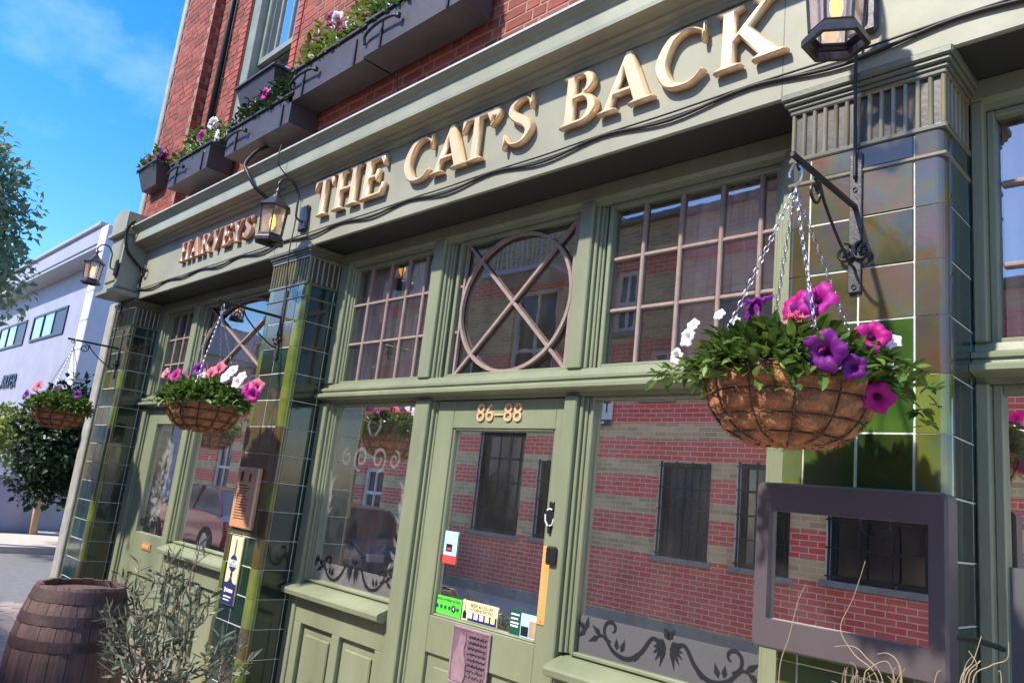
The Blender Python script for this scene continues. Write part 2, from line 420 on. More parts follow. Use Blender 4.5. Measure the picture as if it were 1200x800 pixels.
slab = MB().box(-4.0, 9, -2.25, 0.0, -.06, -.002); slab.build('bounce_paving', 'paver_pale', pav)  # unseen paving made pale to bounce sunlight onto the terrace
k = MB()
for i in range(20): k.cbox(-10+i*.95, -10+i*.95+.94, -2.40, -2.252, -.2, .005, .012)
struct(k.build('kerb', 'kerb'))
far = struct(MB().box(-60, -15.6, -6, 30, -.11, .0).build('far_pavement', 'paver_pale'))
struct(MB().box(-60, 30, -7.0, -5.6, -.11, .0).build('opposite_pavement', 'paver_pale'))
wl = MB()
for i in range(5): wl.box(-11.6-i*.75, -11.2-i*.75, 1.0+i*.0, 6.0, -.11, -.106)
# low white wall and post across the side street
t = thing('low_wall', 'low white rendered wall at the far side street corner', 'wall', (-18.6, 1.0, 0))
MB().cbox(0, .25, -2.5, 1.15, 0, 1.05, .02).build('wall', 'white_render', t); MB().cbox(-.03, .28, -2.53, 1.18, 1.05, 1.12, .01).build('coping', 'stone', t)
t = thing('wooden_post', 'slim square wooden post at the end of the low white wall', 'post', (-18.1, 1.98, 0))
MB().cbox(-.06, .06, -.06, .06, 0, 1.0, .01).build('shaft', 'post_wood', t); MB().cbox(-.07, .07, -.07, .07, 1.0, 1.04, .01).build('cap', 'post_wood', t)
t = thing('grey_wall', 'plain pale grey wall under the dark ivy bush', 'wall', (-19.4, 2.2, 0))
MB().cbox(0, .2, 0, 2.6, 0, 1.35, .02).build('wall', 'grey_panel', t); MB().cbox(-.03, .23, -.03, 2.63, 1.35, 1.41, .01).build('coping', 'stone', t)
t = thing('bin', 'bright blue wheeled bin half hidden behind the pub corner', 'bin', (-17.2, 3.35, 0))
MB().prism_xy([(-.25,-.3),(.25,-.3),(.25,.3),(-.25,.3)], .08, .95).build('body', 'blue_plastic', t)
MB().cbox(-.29, .29, -.34, .34, .95, 1.02, .02).build('lid', 'blue_plastic', t)
for sx in (-.2, .2): MB().lathe([(.0,-.03),(.1,-.03),(.1,.03),(0,.03)], 12).build('wheel', 'rubber', t, loc=(sx, .25, .1), rot=(0, PI/2, 0))

# ================================================================== white modern building beyond the side street
wb = thing('office_building', 'white modern building with dark strip windows and flat eaves across the side street', 'building', (-20, 2.95, 0))
MB().box(-26, .15, 0, 14, 2.7, 6.60).build('upper_wall', 'white_render', wb)
MB().box(-26, .05, .15, 14, 0, 2.7).build('ground_floor_wall', 'blue_panel', wb)
MB().box(-26.2, .2, -.52, 0, 6.56, 6.64).build('eaves_soffit', 'grey_panel', wb)
MB().cbox(-26.4, .2, -.55, .3, 6.64, 7.06, .01).build('eaves_fascia', 'white_render', wb)
MB().cbox(-26.5, .24, -.62, 14, 7.06, 7.18, .02).build('roof_edge', 'grey_panel', wb)
MB().cbox(.155, .70, -.55, .0, 0, 7.04, .02).build('corner_pier', 'pier_sunlit', wb)
MB().box(.16, .68, .005, 9, 0, 7.0).build('side_wall', 'white_render', wb)
for z in (1.2, 1.9, 2.6, 3.3, 4.0, 4.7, 5.4, 6.1):
    MB().box(.681, .69, .02, 9, z, z+.035).build('cladding_joint', 'sign_dark', wb); MB().box(.15, .705, -.556, -.551, z, z+.03).build('cladding_joint', 'grey_panel', wb)
MB().tube([(-.35,-.06,0.2),(-.35,-.06,6.5)], .05, 8).build('down_pipe', 'grey_panel', wb, smooth=True)
for i in range(4):
    x1 = -3.3-i*4.3; f = MB()
    f.box(x1-3.5, x1, -.04, .05, 4.83, 4.90).box(x1-3.5, x1, -.04, .05, 5.56, 5.62)
    for kx in range(4): f.box(x1-3.5+kx*1.143, x1-3.5+kx*1.143+.07, -.04, .05, 4.90, 5.56)
    wn = f.build('strip_window', 'opp_dark', wb)
    for kx in range(3): MB().box(x1-3.43+kx*1.143, x1-3.5+(kx+1)*1.143, .0, .01, 4.90, 5.56).build('pane', 'glass_sky' if kx != 2 else 'sign_dark', wn, loc=(0,-.014,0))
def text_mesh(s, size, m, extr=.003, align='CENTER'):
    c = bpy.data.curves.new('lettering', 'FONT'); c.body = s; c.size = size; c.extrude = extr; c.align_x = align; c.align_y = 'CENTER'; c.resolution_u = 3
    o = bpy.data.objects.new('lettering', c); col.objects.link(o); bpy.context.view_layer.update()
    me = bpy.data.meshes.new_from_object(o.evaluated_get(bpy.context.evaluated_depsgraph_get()))
    bpy.data.objects.remove(o); me.materials.clear(); me.materials.append(MAT[m]); return me
def text(s, size, m, parent, loc, extr=.003, align='CENTER', name='lettering', mirror=False, rz=0.):
    o = link(name, text_mesh(s, size, m, extr, align), parent, loc, (PI/2, 0, rz)); return o
o = text('ARTER', .64, 'sign_dark', wb, (-8.15, -.025, 3.66), .02)

# ================================================================== THE PUB
pub = thing('pub_building', 'green fronted pub with glazed tile pillars, gilt name and red brick upper floor', 'building')
XL, XR = -9.22, 2.2
SOF = 3.274

# --- interior seen dimly through the glass
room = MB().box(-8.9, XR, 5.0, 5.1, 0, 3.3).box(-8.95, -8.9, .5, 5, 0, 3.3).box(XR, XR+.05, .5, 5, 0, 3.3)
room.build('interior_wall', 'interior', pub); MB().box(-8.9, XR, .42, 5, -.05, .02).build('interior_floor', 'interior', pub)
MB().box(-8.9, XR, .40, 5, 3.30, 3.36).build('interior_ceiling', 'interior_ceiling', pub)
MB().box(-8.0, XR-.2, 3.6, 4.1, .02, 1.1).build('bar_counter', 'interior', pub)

# --- fascia, soffit, cornice
fas = MB().cbox(-8.42, XR, 0, .022, SOF, 3.83, .005).build('fascia', 'fascia_paint', pub)
for x in (-8.40, -5.47, -1.335): MB().box(x, x+.004, -.0015, .01, SOF+.01, 3.80).build('board_joint', 'dark_paint', fas)
MB().cbox(-8.44, XR, .0225, .42, SOF+.003, SOF+.05, .002).build('soffit', 'soffit_shade', pub)
prof = [(.20,3.79),(-.012,3.79),(-.018,3.806),(-.03,3.812),(-.036,3.832),(-.06,3.842),(-.066,3.852),(-.115,3.856),(-.12,3.848),(-.15,3.848),
        (-.152,3.868),(-.150,3.944),(-.158,3.952),(-.162,3.960),(-.170,3.972),(-.186,3.982),(-.198,3.990),(-.203,3.996),(-.203,4.004),(.20,4.06)]
cor = MB().sweep_x(prof, -8.75, XR).build('cornice', 'cornice_paint', pub)
MB().sweep_x([(-.208,4.000),(-.208,4.014),(.19,4.072),(.19,4.062)], -8.76, XR).build('lead_flashing', 'flashing', cor)

# --- console block ending the fascia
con = MB(); con.prism_xz([(-8.86,3.33),(-8.47,3.33),(-8.44,3.37),(-8.44,3.94),(-8.86,3.94)], -.22, .12)
con.cbox(-8.90, -8.40, -.27, .12, 3.28, 3.335, .01).cbox(-8.90, -8.40, -.27, .12, 3.93, 3.985, .01)
con.prism_xz([(-8.88,3.985),(-8.42,3.985),(-8.42,4.17),(-8.65,4.24),(-8.88,4.17)], -.25, .12)
cn = con.build('console', 'fascia_paint', pub)
MB().cbox(-8.81, -8.50, -.235, -.2, 3.42, 3.88, .012).build('raised_panel', 'fascia_paint', cn)

# --- glazed tile pillars
_tm = {}
def tmesh(wd, h, m, key=''):
    k = (round(wd,4), round(h,4), m)
    if k not in _tm:
        b = MB().cbox(-wd/2, wd/2, 0, .03, -h/2, h/2, .0035); _tm[k] = b.mesh('tile', m); fixn(_tm[k])
    return _tm[k]
def cornermesh(wf, wr, h, m, r=.035, side=1):
    k = ('c', round(wf,4), round(wr,4), round(h,4), m, side)
    if k not in _tm:
        # local origin at the outer corner of the pillar; front face y=0 spans x -wf..0, return face x=0 spans y 0..wr
        p = [(-wf, 0.0)]
        for i in range(7):
            a = -PI/2+i*PI/12; p.append((-r+r*math.cos(a), r+r*math.sin(a)))
        p += [(0, wr), (-.03, wr), (-.03, .03), (-wf, .03)]
        if side < 0: p = [(-x, y) for x, y in p][::-1]
        b = MB().prism_xy(p, -h/2, h/2); me = b.mesh('tile', m); fixn(me)
        for pl in me.polygons: pl.use_smooth = False
        _tm[k] = me
    return _tm[k]
RP = .19; G = .0036
def pillar(x0, x1, matf, label, left_edge=False):
    yb = .31
    rc = .035; q_ = [(x0+.003, yb)]+[(x0+.003+rc+rc*math.cos(PI+i*PI/12), .003+rc+rc*math.sin(PI+i*PI/12)) for i in range(7)]+[(x1-.003-rc+rc*math.cos(1.5*PI+i*PI/12), .003+rc+rc*math.sin(1.5*PI+i*PI/12)) for i in range(7)]+[(x1-.003, yb)]
    core = MB().prism_xy(q_, 0, 2.98).build('pillar', 'grout', pub); core['label'] = label
    cw = .085; inner = x1-cw-(x0+cw)
    zt = 2.985
    rows = []
    z = 2.148-.19*11
    while z < 2.88: rows.append((max(z, .02), min(z+RP, 2.888))); z += RP
    rows.append((2.900, zt))
    for (a, b) in rows:
        h = b-a-G; zc = (a+b)/2
        if h < .03: continue
        jit = lambda: random.uniform(-.0012, .0012)
        mid = matf(zc, 'mid'); cm = matf(zc, 'corner')
        # right corner tile (bullnose), left corner tile, two middle tiles
        link('tile', cornermesh(cw+.016-G, .045, h, cm), core, (x1, 0+jit(), zc))
        link('tile', cornermesh(cw-G, .045, h, cm, side=-1), core, (x0, 0+jit(), zc))
        xm = x0+cw+(inner-.016)*.5
        for a_, b_ in ((x0+cw, xm), (xm, x1-cw-.016)):
            link('tile', tmesh(b_-a_-G, h, mid), core, ((a_+b_)/2, 0+jit(), zc))
        # return faces inside the shopfront recess
        for sx, xx in ((1, x1), (-1, x0)):
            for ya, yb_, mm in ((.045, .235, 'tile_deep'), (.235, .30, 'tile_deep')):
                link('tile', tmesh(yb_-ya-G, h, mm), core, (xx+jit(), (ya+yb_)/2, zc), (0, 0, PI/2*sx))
    # olive strip course, fluted capital with ribs, cap moulding
    MB().cbox(x0-.002, x1+.002, -.006, .30, 2.886, 2.902, .004).build('strip_course', 'tile_cap', core)
    MB().box(x0+.012, x1-.012, .012, .30, zt, 3.2).build('capital_block', 'capital_brown', core)
    MB().cbox(x0-.004, x1+.004, -.004, .30, zt, zt+.022, .005).build('capital_rail', 'tile_cap', core)
    MB().cbox(x0-.004, x1+.004, -.004, .30, 3.186, 3.206, .005).build('capital_rail', 'tile_cap', core)
    n = 13; rm = _tm.setdefault('rib', None)
    if rm is None:
        b = MB(); p = [(-.009, .02)]+[(.009*math.cos(PI+i*PI/6), .012+.012*math.sin(PI+i*PI/6)) for i in range(7)]+[(.009, .02)]
        b.prism_xy(p, zt+.02, 3.188); rm = b.mesh('flute_rib', 'tile_rib'); fixn(rm); _tm['rib'] = rm
    for i in range(n+1): link('flute_rib', rm, core, (x0+.010+(x1-x0-.020)*i/n, 0, 0))
    for i in range(6):
        link('flute_rib', rm, core, (x1, .04+.043*i, 0), (0, 0, PI/2)); link('flute_rib', rm, core, (x0, .04+.043*i, 0), (0, 0, -PI/2))
    pr = [(x0-.03, -.028), (x1+.03, -.028), (x1+.03, .30), (x0-.03, .30)]
    cap = MB(); cap.cbox(x0-.010, x1+.010, -.010, .30, 3.206, 3.222, .004).cbox(x0-.022, x1+.022, -.022, .30, 3.222, 3.240, .006).cbox(x0-.032, x1+.032, -.032, .30, 3.240, SOF-.001, .007)
    cap.build('cap_moulding', 'dark_paint', core)
    return core
def mf_right(z, w_):
    if w_ == 'corner': return 'tile_lime' if z < 2.2 else 'tile_olive'
    return 'tile_olive' if z > 2.32 else 'tile_green'
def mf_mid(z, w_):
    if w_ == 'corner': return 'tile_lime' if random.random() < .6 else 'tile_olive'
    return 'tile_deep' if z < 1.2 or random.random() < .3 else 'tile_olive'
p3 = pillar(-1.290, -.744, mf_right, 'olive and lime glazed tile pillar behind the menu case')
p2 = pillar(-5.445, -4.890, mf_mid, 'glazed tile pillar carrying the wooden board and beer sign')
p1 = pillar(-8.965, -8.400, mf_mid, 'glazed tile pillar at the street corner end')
MB().cbox(-9.20, -8.985, -.02, .3, 0, 3.30, .012).build('corner_strip', 'stone', pub)
MB().box(-9.20, -8.9, .3, 8, 0, 3.3).build('side_wall', 'stone', pub)

# --- timber shopfront: frame parts
YF = .262; YG = .335
def frame_post(x0, x1, z0, z1, parent, yf=YF, m='green_paint'):
    o = MB().cbox(x0, x1, yf, .40, z0, z1, .006).build('post', m, parent)
    return o
def moulds(x, s, z0, z1, parent):
    """stepped mouldings running up the side of a post towards the glass (s = +1 to the right)"""
    b = MB()
    for i, (dx, yy) in enumerate(((.022, YF+.022), (.040, YF+.040), (.056, YF+.05))):
        a, c = sorted((x+s*(dx-.02)+s*.002*i, x+s*dx)); b.cbox(a, c, yy, .40, z0, z1, .004)
    b.build('moulding', 'green_paint', parent)
def rail(x0, x1, z0, z1, parent, yf=YF+.02, name='rail', m='green_paint'):
    return MB().cbox(x0, x1, yf, .40, z0, z1, .005).build(name, m, parent)
def transom(x0, x1, parent):
    b = MB().sweep_x([(.40,2.165),(.285,2.165),(.28,2.185),(.215,2.192),(.205,2.198),(.205,2.215),(.213,2.222),(.236,2.226),(.238,2.238),(.228,2.244),(.228,2.258),(.240,2.266),(.27,2.275),(.276,2.302),(.40,2.302)], x0, x1)
    return b.build('transom', 'green_paint', parent)
def sill(x0, x1, parent):
    b = MB().sweep_x([(.40,.862),(.225,.862),(.195,.874),(.19,.90),(.196,.912),(.33,.962),(.40,.964)], x0, x1)
    return b.build('sill', 'green_paint', parent)
def panelled(x0, x1, parent, cols=2, z0=.12, z1=.70):
    """stall riser: boarded panel with sunk fields"""
    base = MB().cbox(x0, x1, .285, .40, 0, .864, .003).build('stall_riser', 'green_paint', parent)
    return base
def riser(x0, x1, parent, n=2):
    back = MB().box(x0, x1, .302, .40, 0, .864); b = back.build('stall_riser', 'green_paint', parent)
    s = .085; wd = (x1-x0-s*(n+1))/n
    fr = MB().cbox(x0, x1, .27, .301, .70, .863, .004).cbox(x0, x1, .27, .301, 0, .14, .004)
    for i in range(n+1): fr.cbox(x0+i*(wd+s), x0+i*(wd+s)+s, .2705, .301, .14, .70, .004)
    fr.build('riser_frame', 'green_paint', parent)
    for i in range(n):
        a = x0+s+i*(wd+s); MB().cbox(a+.05, a+wd-.05, .286, .303, .20, .64, .014).build('raised_field', 'green_paint', parent)
def pane(x0, x1, z0, z1, parent, m='glass', y=YG, tilt=0.0):
    xc, zc = (x0+x1)/2, (z0+z1)/2
    a, h = (x1-x0)/2, (z1-z0)/2; b = MB().add([(-a,0,-h),(a,0,-h),(a,0,h),(-a,0,h)], [(0,1,2,3)])
    return b.build('pane', m, parent, fix=False, loc=(xc, y, zc), rot=(random.uniform(-tilt, tilt), 0, random.uniform(-tilt, tilt)))
def sash(name, x0, x1, z0, z1, label=None, wd=.03, m='green_paint'):
    b = MB().cbox(x0, x0+wd, .300, .36, z0, z1, .004).cbox(x1-wd, x1, .300, .36, z0, z1, .004).cbox(x0+wd, x1-wd, .300, .36, z0, z0+wd, .004).cbox(x0+wd, x1-wd, .300, .36, z1-wd, z1, .004)
    o = b.build(name, m, pub)
    if label: o['label'] = label
    return o
def curtain(x0, x1, z0, z1, parent, y=.46, waves=7, amp=.028, m='curtain', gather=0.0):
    b = MB(); n = 90; rws = 8; vs = []
    for j in range(rws+1):
        t = j/rws; z = z0+(z1-z0)*t
        for i in range(n+1):
            u = i/n; x = x0+(x1-x0)*u
            x = x + gather*(1-t)*(u)*(x0-x1)
            vs.append((x, y+amp*math.sin(u*waves*2*PI+.6*math.sin(t*2))*(.6+.4*math.sin(u*9)), z))
    fs = [(j*(n+1)+i, j*(n+1)+i+1, (j+1)*(n+1)+i+1, (j+1)*(n+1)+i) for j in range(rws) for i in range(n)]
    b.add(vs, fs); return b.build('curtain', m, parent, smooth=True, fix=False)
def grid_window(x0, x1, z0, z1, xs, zs, label):
    """small-pane light: frame > bars, panes"""
    wnd = sash('window', x0, x1, z0, z1, label, .026, 'green_paint')
    ax = [x0+.026]+list(xs)+[x1-.026]; az = [z0+.026]+list(zs)+[z1-.026]
    for x in xs: MB().cbox(x-.011, x+.011, .316, .345, z0+.02, z1-.02, .005).build('glazing_bar', 'bar_paint', wnd)
    for z in zs:
        for a, b in zip(ax[:-1], ax[1:]): MB().cbox(a+.0105, b-.0105, .317, .345, z-.010, z+.010, .005).build('glazing_bar', 'bar_paint', wnd)
    for a, b in zip(ax[:-1], ax[1:]):
        for c, d in zip(az[:-1], az[1:]): pane(a, b, c, d, wnd, 'glass_old', YG, .006)
    return wnd
def oval_window(x0, x1, z0, z1, label):
    wnd = sash('window', x0, x1, z0, z1, label, .026, 'green_paint')
    pane(x0+.02, x1-.02, z0+.02, z1-.02, wnd, 'glass_old', YG+.008)
    cx, cz = (x0+x1)/2, (z0+z1)/2; rx, rz = (x1-x0)/2-.062, (z1-z0)/2-.028
    b = MB(); n = 56; vs = []
    for i in range(n):
        a = 2*PI*i/n
        for k_ in range(4):
            rr = (-.010, .010, .010, -.010)[k_]; yy = (.316, .316, .338, .338)[k_]
            vs.append((cx+(rx+rr)*math.cos(a), yy, cz+(rz+rr)*math.sin(a)))
    fs = [(i*4+k_, i*4+(k_+1)%4, ((i+1)%n)*4+(k_+1)%4, ((i+1)%n)*4+k_) for i in range(n) for k_ in range(4)]
    b.add(vs, fs); b.build('oval_bar', 'bar_paint', wnd)
    def bar(p, q, wdt=.009, y0=.319):
        d = (Vector(q)-Vector(p)).normalized(); nrm = Vector((-d.y, d.x))*wdt
        P = [(p[0]+nrm.x, p[1]+nrm.y), (q[0]+nrm.x, q[1]+nrm.y), (q[0]-nrm.x, q[1]-nrm.y), (p[0]-nrm.x, p[1]-nrm.y)]
        MB().prism_xz(P, y0, .338).build('glazing_bar', 'bar_paint', wnd)
    xa, xb, za, zb = x0+.07, x1-.07, z0+.03, z1-.03
    bar((xa, za), (xb, zb), y0=.320); bar((xa, zb), (xb, za), y0=.322)
    bar((xa-.01, z0+.02), (xa-.01, z1-.02), .008); bar((xb+.01, z0+.02), (xb+.01, z1-.02), .008)
    for z in (z0+.29, z0+.58):
        bar((x0+.02, z), (xa-.018, z), .007); bar((xb+.018, z), (x1-.02, z), .007)
    return wnd

# head beam + transom for each bay
def bay(xa, xb):
    sf = MB().cbox(xa+.001, xb-.001, YF, .42, 3.195, SOF+.005, .006).build('shopfront_frame', 'green_paint', pub)
    MB().sweep_x([(.40,3.165),(.285,3.165),(.28,3.185),(.268,3.196),(.40,3.196)], xa+.002, xb-.002).build('head_moulding', 'green_paint', sf)
    transom(xa+.002, xb-.002, sf); return sf
# main bay -------------------------------------------------------
s1 = bay(-4.890, -1.290)
for a, b in ((-4.889, -4.775), (-3.800, -3.690), (-2.575, -2.483), (-1.445, -1.291)):
    frame_post(a, b, 2.303, 3.194, s1)
    if a > -4.8: moulds(a, -1, 2.303, 3.164, s1)
    if b < -1.4: moulds(b, 1, 2.303, 3.164, s1)
for a, b in ((-4.889, -4.790), (-3.775, -3.640), (-2.562, -2.480), (-1.445, -1.291)): frame_post(a, b, .0, 2.164, s1, YF-.004)
moulds(-4.790, 1, .965, 2.164, s1); moulds(-3.775, -1, .965, 2.164, s1); moulds(-3.64, 1, .0, 2.164, s1); moulds(-2.48, 1, .965, 2.164, s1); moulds(-1.445, -1, .965, 2.164, s1)
gw = grid_window(-4.765, -3.81, 2.298, 3.163, (-4.556, -4.325, -4.121, -3.93), (2.592, 2.878), 'small paned light left of the oval one')
curtain(-4.74, -4.36, 2.3, 3.16, gw, .40, 4, .02); curtain(-4.30, -3.84, 2.3, 3.16, gw, .40, 5, .02, gather=.15)
ow = oval_window(-3.585, -2.580, 2.298, 3.163, 'light with a painted oval and crossed bars over the door')
gw2 = grid_window(-2.405, -1.43, 2.298, 3.163, (-2.193, -1.980, -1.765, -1.572), (2.598, 2.868), 'small paned light with pink curtain over the big pane')
curtain(-2.05, -1.70, 2.3, 3.16, gw2, .40, 4, .02, gather=.30); curtain(-1.78, -1.44, 2.3, 3.16, gw2, .41, 5, .02)
# left pane below
lw = sash('window', -4.775, -3.785, .962, 2.166, 'etched pane between tile pillar and door', .018)
pane(-4.765, -3.795, .97, 2.16, lw, 'glass')
sill(-4.888, -3.776, s1); riser(-4.789, -3.776, s1, 2)
curtain(-4.62, -4.25, .9, 2.2, lw, .52, 5, m='net_curtain', gather=.45)
rwn = sash('window', -2.42, -1.44, .962, 2.166, 'large etched pane between door and right pillar', .018)
pane(-2.41, -1.45, .97, 2.16, rwn, 'glass')
sill(-2.479, -1.292, s1); riser(-2.479, -1.446, s1, 2)
# door ------------------------------------------------------------
dr = MB(); DX0, DX1 = -3.582, -2.566
dr.cbox(DX0, -3.435, .292, .345, .01, 2.16, .004).cbox(-2.635, DX1, .292, .345, .01, 2.16, .004)
dr.cbox(-3.435, -2.635, .293, .345, 2.0, 2.16, .004).cbox(-3.435, -2.635, .293, .345, .775, .968, .004).cbox(-3.435, -2.635, .293, .345, .01, .22, .004)
dr.cbox(-3.43, -2.64, .312, .34, .22, .775, .002)
door = dr.build('door', 'green_paint', pub); door['label'] = 'glazed green entrance door numbered 86-88'
pane(-3.435, -2.635, .965, 2.002, door, 'glass', .325)
MB().cbox(-3.37, -2.70, .300, .314, .28, .715, .014).build('raised_field', 'green_paint', door)
bd = MB()
for a, b, c, d in ((-3.435, -3.42, .968, 2.0), (-2.65, -2.635, .968, 2.0)): bd.cbox(a, b, .300, .330, c, d, .006)
for c, d in ((.966, .980), (1.987, 2.001)): bd.cbox(-3.42, -2.65, .300, .330, c, d, .006)
bd.build('glazing_bead', 'green_paint', door)
MB().cbox(-2.632, -2.580, .286, .2925, 1.062, 1.425, .002).build('push_plate', 'brass', door)
for z in (1.078, 1.41): MB().lathe([(0,-.004),(.005,-.004),(.005,.002)], 8).build('screw', 'brass', door, loc=(-2.606, .285, z), rot=(PI/2,0,0))
db = MB().cbox(-2.572, -2.512, .236, .262, 1.345, 1.432, .008).build('doorbell', 'black_iron', door)
MB().lathe([(.018,-.003),(.021,-.004),(.024,-.003),(.024,0)], 20).build('button_ring', 'grey_iron', db, loc=(-2.542, .235, 1.392), rot=(PI/2,0,0))
# cat door figure: black with white chest, back stripe and tail
catp = [(-.004,.0),(.012,.0),(.014,.035),(.030,.05),(.034,.075),(.028,.098),(.022,.108),(.026,.124),(.022,.140),(.024,.153),(.014,.146),(.006,.147),(-.004,.154),(-.006,.138),(-.005,.124),(-.014,.108),(-.022,.09),(-.026,.06),(-.018,.04),(-.006,.032)]
ct = MB().prism_xz([(x-2.608, z+1.488) for x, z in catp], .280, .292).build('cat_figure', 'black_iron', door)
MB().tube([(-2.611,.278,1.524),(-2.628,.278,1.545),(-2.632,.278,1.578)], .004, 6).build('white_stripe', 'white_plastic', ct)
MB().tube([(-2.600,.278,1.524),(-2.582,.278,1.53),(-2.576,.278,1.56)], .0035, 6).build('white_stripe', 'white_plastic', ct)
MB().tube([(-2.622,.278,1.598),(-2.606,.278,1.606),(-2.590,.278,1.602)], .004, 6).build('white_stripe', 'white_plastic', ct)
text('86\u201388', .145, 'gilt', door, (-3.055, .288, 2.083), .004, name='house_number')
# stickers on the inside of the door glass
def sticker(x0, x1, z0, z1, m, name='sticker', y=.3215):
    return MB().box(x0, x1, y-.0008, y, z0, z1).build(name, m, door)
def bars(parent, x0, x1, zs, m, y, h=.006, rag=.3):
    b = MB()
    for z in zs: b.box(x0, x1-(x1-x0)*random.uniform(0, rag), y-.0008, y, z-h/2, z+h/2)
    return b.build('print', m, parent)
st = sticker(-3.436, -3.305, 1.25, 1.425, 'sticker_blue'); MB().box(-3.436, -3.305, .3196, .3204, 1.25, 1.295).build('print', 'sticker_red', st); MB().box(-3.395, -3.345, .3196, .3204, 1.315, 1.355).build('print', 'ink', st); MB().box(-3.385, -3.355, .319, .3194, 1.322, 1.335).build('print', 'sticker_red', st)
st = sticker(-3.432, -3.212, .985, 1.078, 'sticker_green'); text('FOOD HYGIENE RATING', .018, 'ink', st, (-3.322, .3200, 1.060), .0003)
for i in range(6):
    xx = -3.41+i*.034
    MB().lathe([(.0,0),(.019 if i == 4 else .011, 0)], 14).build('print', 'ink' if i == 4 else 'sticker_dkgreen', st, loc=(xx, .3202, 1.022), rot=(PI/2,0,0))
text('4', .032, 'white_ink', st, (-3.41+4*.034, .3192, 1.022), .0003)
st = sticker(-3.203, -2.932, .985, 1.085, 'sign_cream'); text('BEER & CELLAR', .026, 'ink', st, (-3.052, .3200, 1.066), .0003); text('HYGIENE RATING', .022, 'ink', st, (-3.052, .3200, 1.045), .0003)
MB().box(-3.155, -2.935, .3196, .3204, .987, 1.03).build('print', 'sign_navy', st)
for i in range(5): MB().box(-3.15+i*.043, -3.12+i*.043, .3188, .3194, 1.0, 1.028).build('print', 'white_ink' if i < 3 else 'sign_cream', st)
MB().prism_xz([(-3.195,.992),(-3.168,.992),(-3.166,1.02),(-3.178,1.035),(-3.181,1.075),(-3.184,1.035),(-3.196,1.02)], .3196, .3204).build('print', 'ink', st)
st = sticker(-2.842, -2.652, .975, 1.098, 'sticker_dkgreen'); MB().box(-2.765, -2.655, .3196, .3204, .98, 1.09).build('print', 'sticker_blue', st)
bars(st, -2.835, -2.775, (1.075, 1.055, 1.035, 1.02), 'white_ink', .3204, .008); MB().box(-2.76, -2.71, .3188, .3194, .985, 1.03).build('print', 'ink', st); MB().box(-2.705, -2.66, .3188, .3194, .985, 1.06).build('print', 'post_wood', st)
# metal cat plaque below the glass
pq = MB().cbox(-3.215, -2.925, .283, .293, .672, .958, .006).build('cat_plaque', 'plaque', door)
pq['label'] = 'purplish metal plaque with a sitting cat in relief and script'
rimb = MB().cbox(-3.215, -2.925, .279, .284, .945, .958, .003).cbox(-3.215, -2.925, .279, .284, .672, .685, .003).cbox(-3.215, -3.203, .279, .284, .685, .945, .003).cbox(-2.937, -2.925, .279, .284, .685, .945, .003)
rimb.build('rim', 'plaque_hi', pq)
cp = [(.02,.0),(.10,.0),(.115,.03),(.112,.09),(.095,.135),(.088,.165),(.098,.20),(.092,.238),(.078,.222),(.064,.222),(.05,.236),(.046,.20),(.04,.17),(.018,.13),(.006,.07)]
MB().prism_xz([(x-3.200, z+.69) for x, z in cp], .277, .284).build('cat_relief', 'plaque_hi', pq)
for i in range(8):
    z = .918-i*.027; x0 = -3.085 if i < 6 else -3.16; pts = []
    nn = 26
    for q in range(nn+1): pts.append((x0+(-2.945-x0)*q/nn*(.97), .282, z+.006*math.sin(q*2.3+i)+.003*math.sin(q*5.1)))
    MB().tube(pts, .0028, 5).build('script_line', 'ink', pq)

# left bay ---------------------------------------------------------
s0 = bay(-8.40, -5.445)
for a, b in ((-8.399, -8.255), (-7.515, -7.39), (-5.60, -5.446)): frame_post(a, b, 2.303, 3.194, s0)
for a, b in ((-8.399, -8.255), (-7.235, -7.115), (-5.60, -5.446)): frame_post(a, b, 0, 2.164, s0)
moulds(-8.255, 1, .0, 2.164, s0); moulds(-7.115, 1, .965, 2.164, s0); moulds(-8.255, 1, 2.303, 3.164, s0); moulds(-7.39, 1, 2.303, 3.164, s0); moulds(-5.6, -1, 2.303, 3.164, s0); moulds(-7.515, -1, 2.303, 3.164, s0)
gw0 = grid_window(-8.19, -7.575, 2.298, 3.163, (-7.99, -7.79), (2.62, 2.88), 'narrow small paned light over the side door'); curtain(-8.15, -7.6, 2.3, 3.16, gw0, .47, 5)
ow0 = oval_window(-7.33, -5.66, 2.298, 3.163, 'wide light with an oval bar behind the middle hanging basket'); curtain(-7.0, -6.3, 2.3, 3.16, ow0, .5, 7)
d0 = MB(); d0.cbox(-8.19, -7.965, .292, .345, .01, 2.16, .004).cbox(-7.30, -7.237, .292, .345, .01, 2.16, .004).cbox(-7.965, -7.30, .293, .345, 2.01, 2.16, .004).cbox(-7.965, -7.30, .293, .345, .60, .975, .004).cbox(-7.965, -7.30, .293, .345, .01, .2, .004).cbox(-7.965, -7.30, .314, .34, .2, .6, .003)
door0 = d0.build('door', 'green_paint', pub); door0['label'] = 'green side door with etched glass and brass letter plate'
pane(-7.97, -7.295, .97, 2.015, door0, 'glass', .325)
lp = MB().cbox(-7.72, -7.5, .284, .293, .83, .90, .003).build('letter_plate', 'copper_letter', door0); MB().cbox(-7.69, -7.53, .279, .285, .848, .882, .003).build('flap', 'brass', lp)
w0 = sash('window', -7.06, -5.655, .962, 2.166, 'plain pane right of the side door', .018); pane(-7.05, -5.665, .97, 2.16, w0, 'glass')
sill(-7.114, -5.446, s0); riser(-7.114, -5.6, s0, 2)

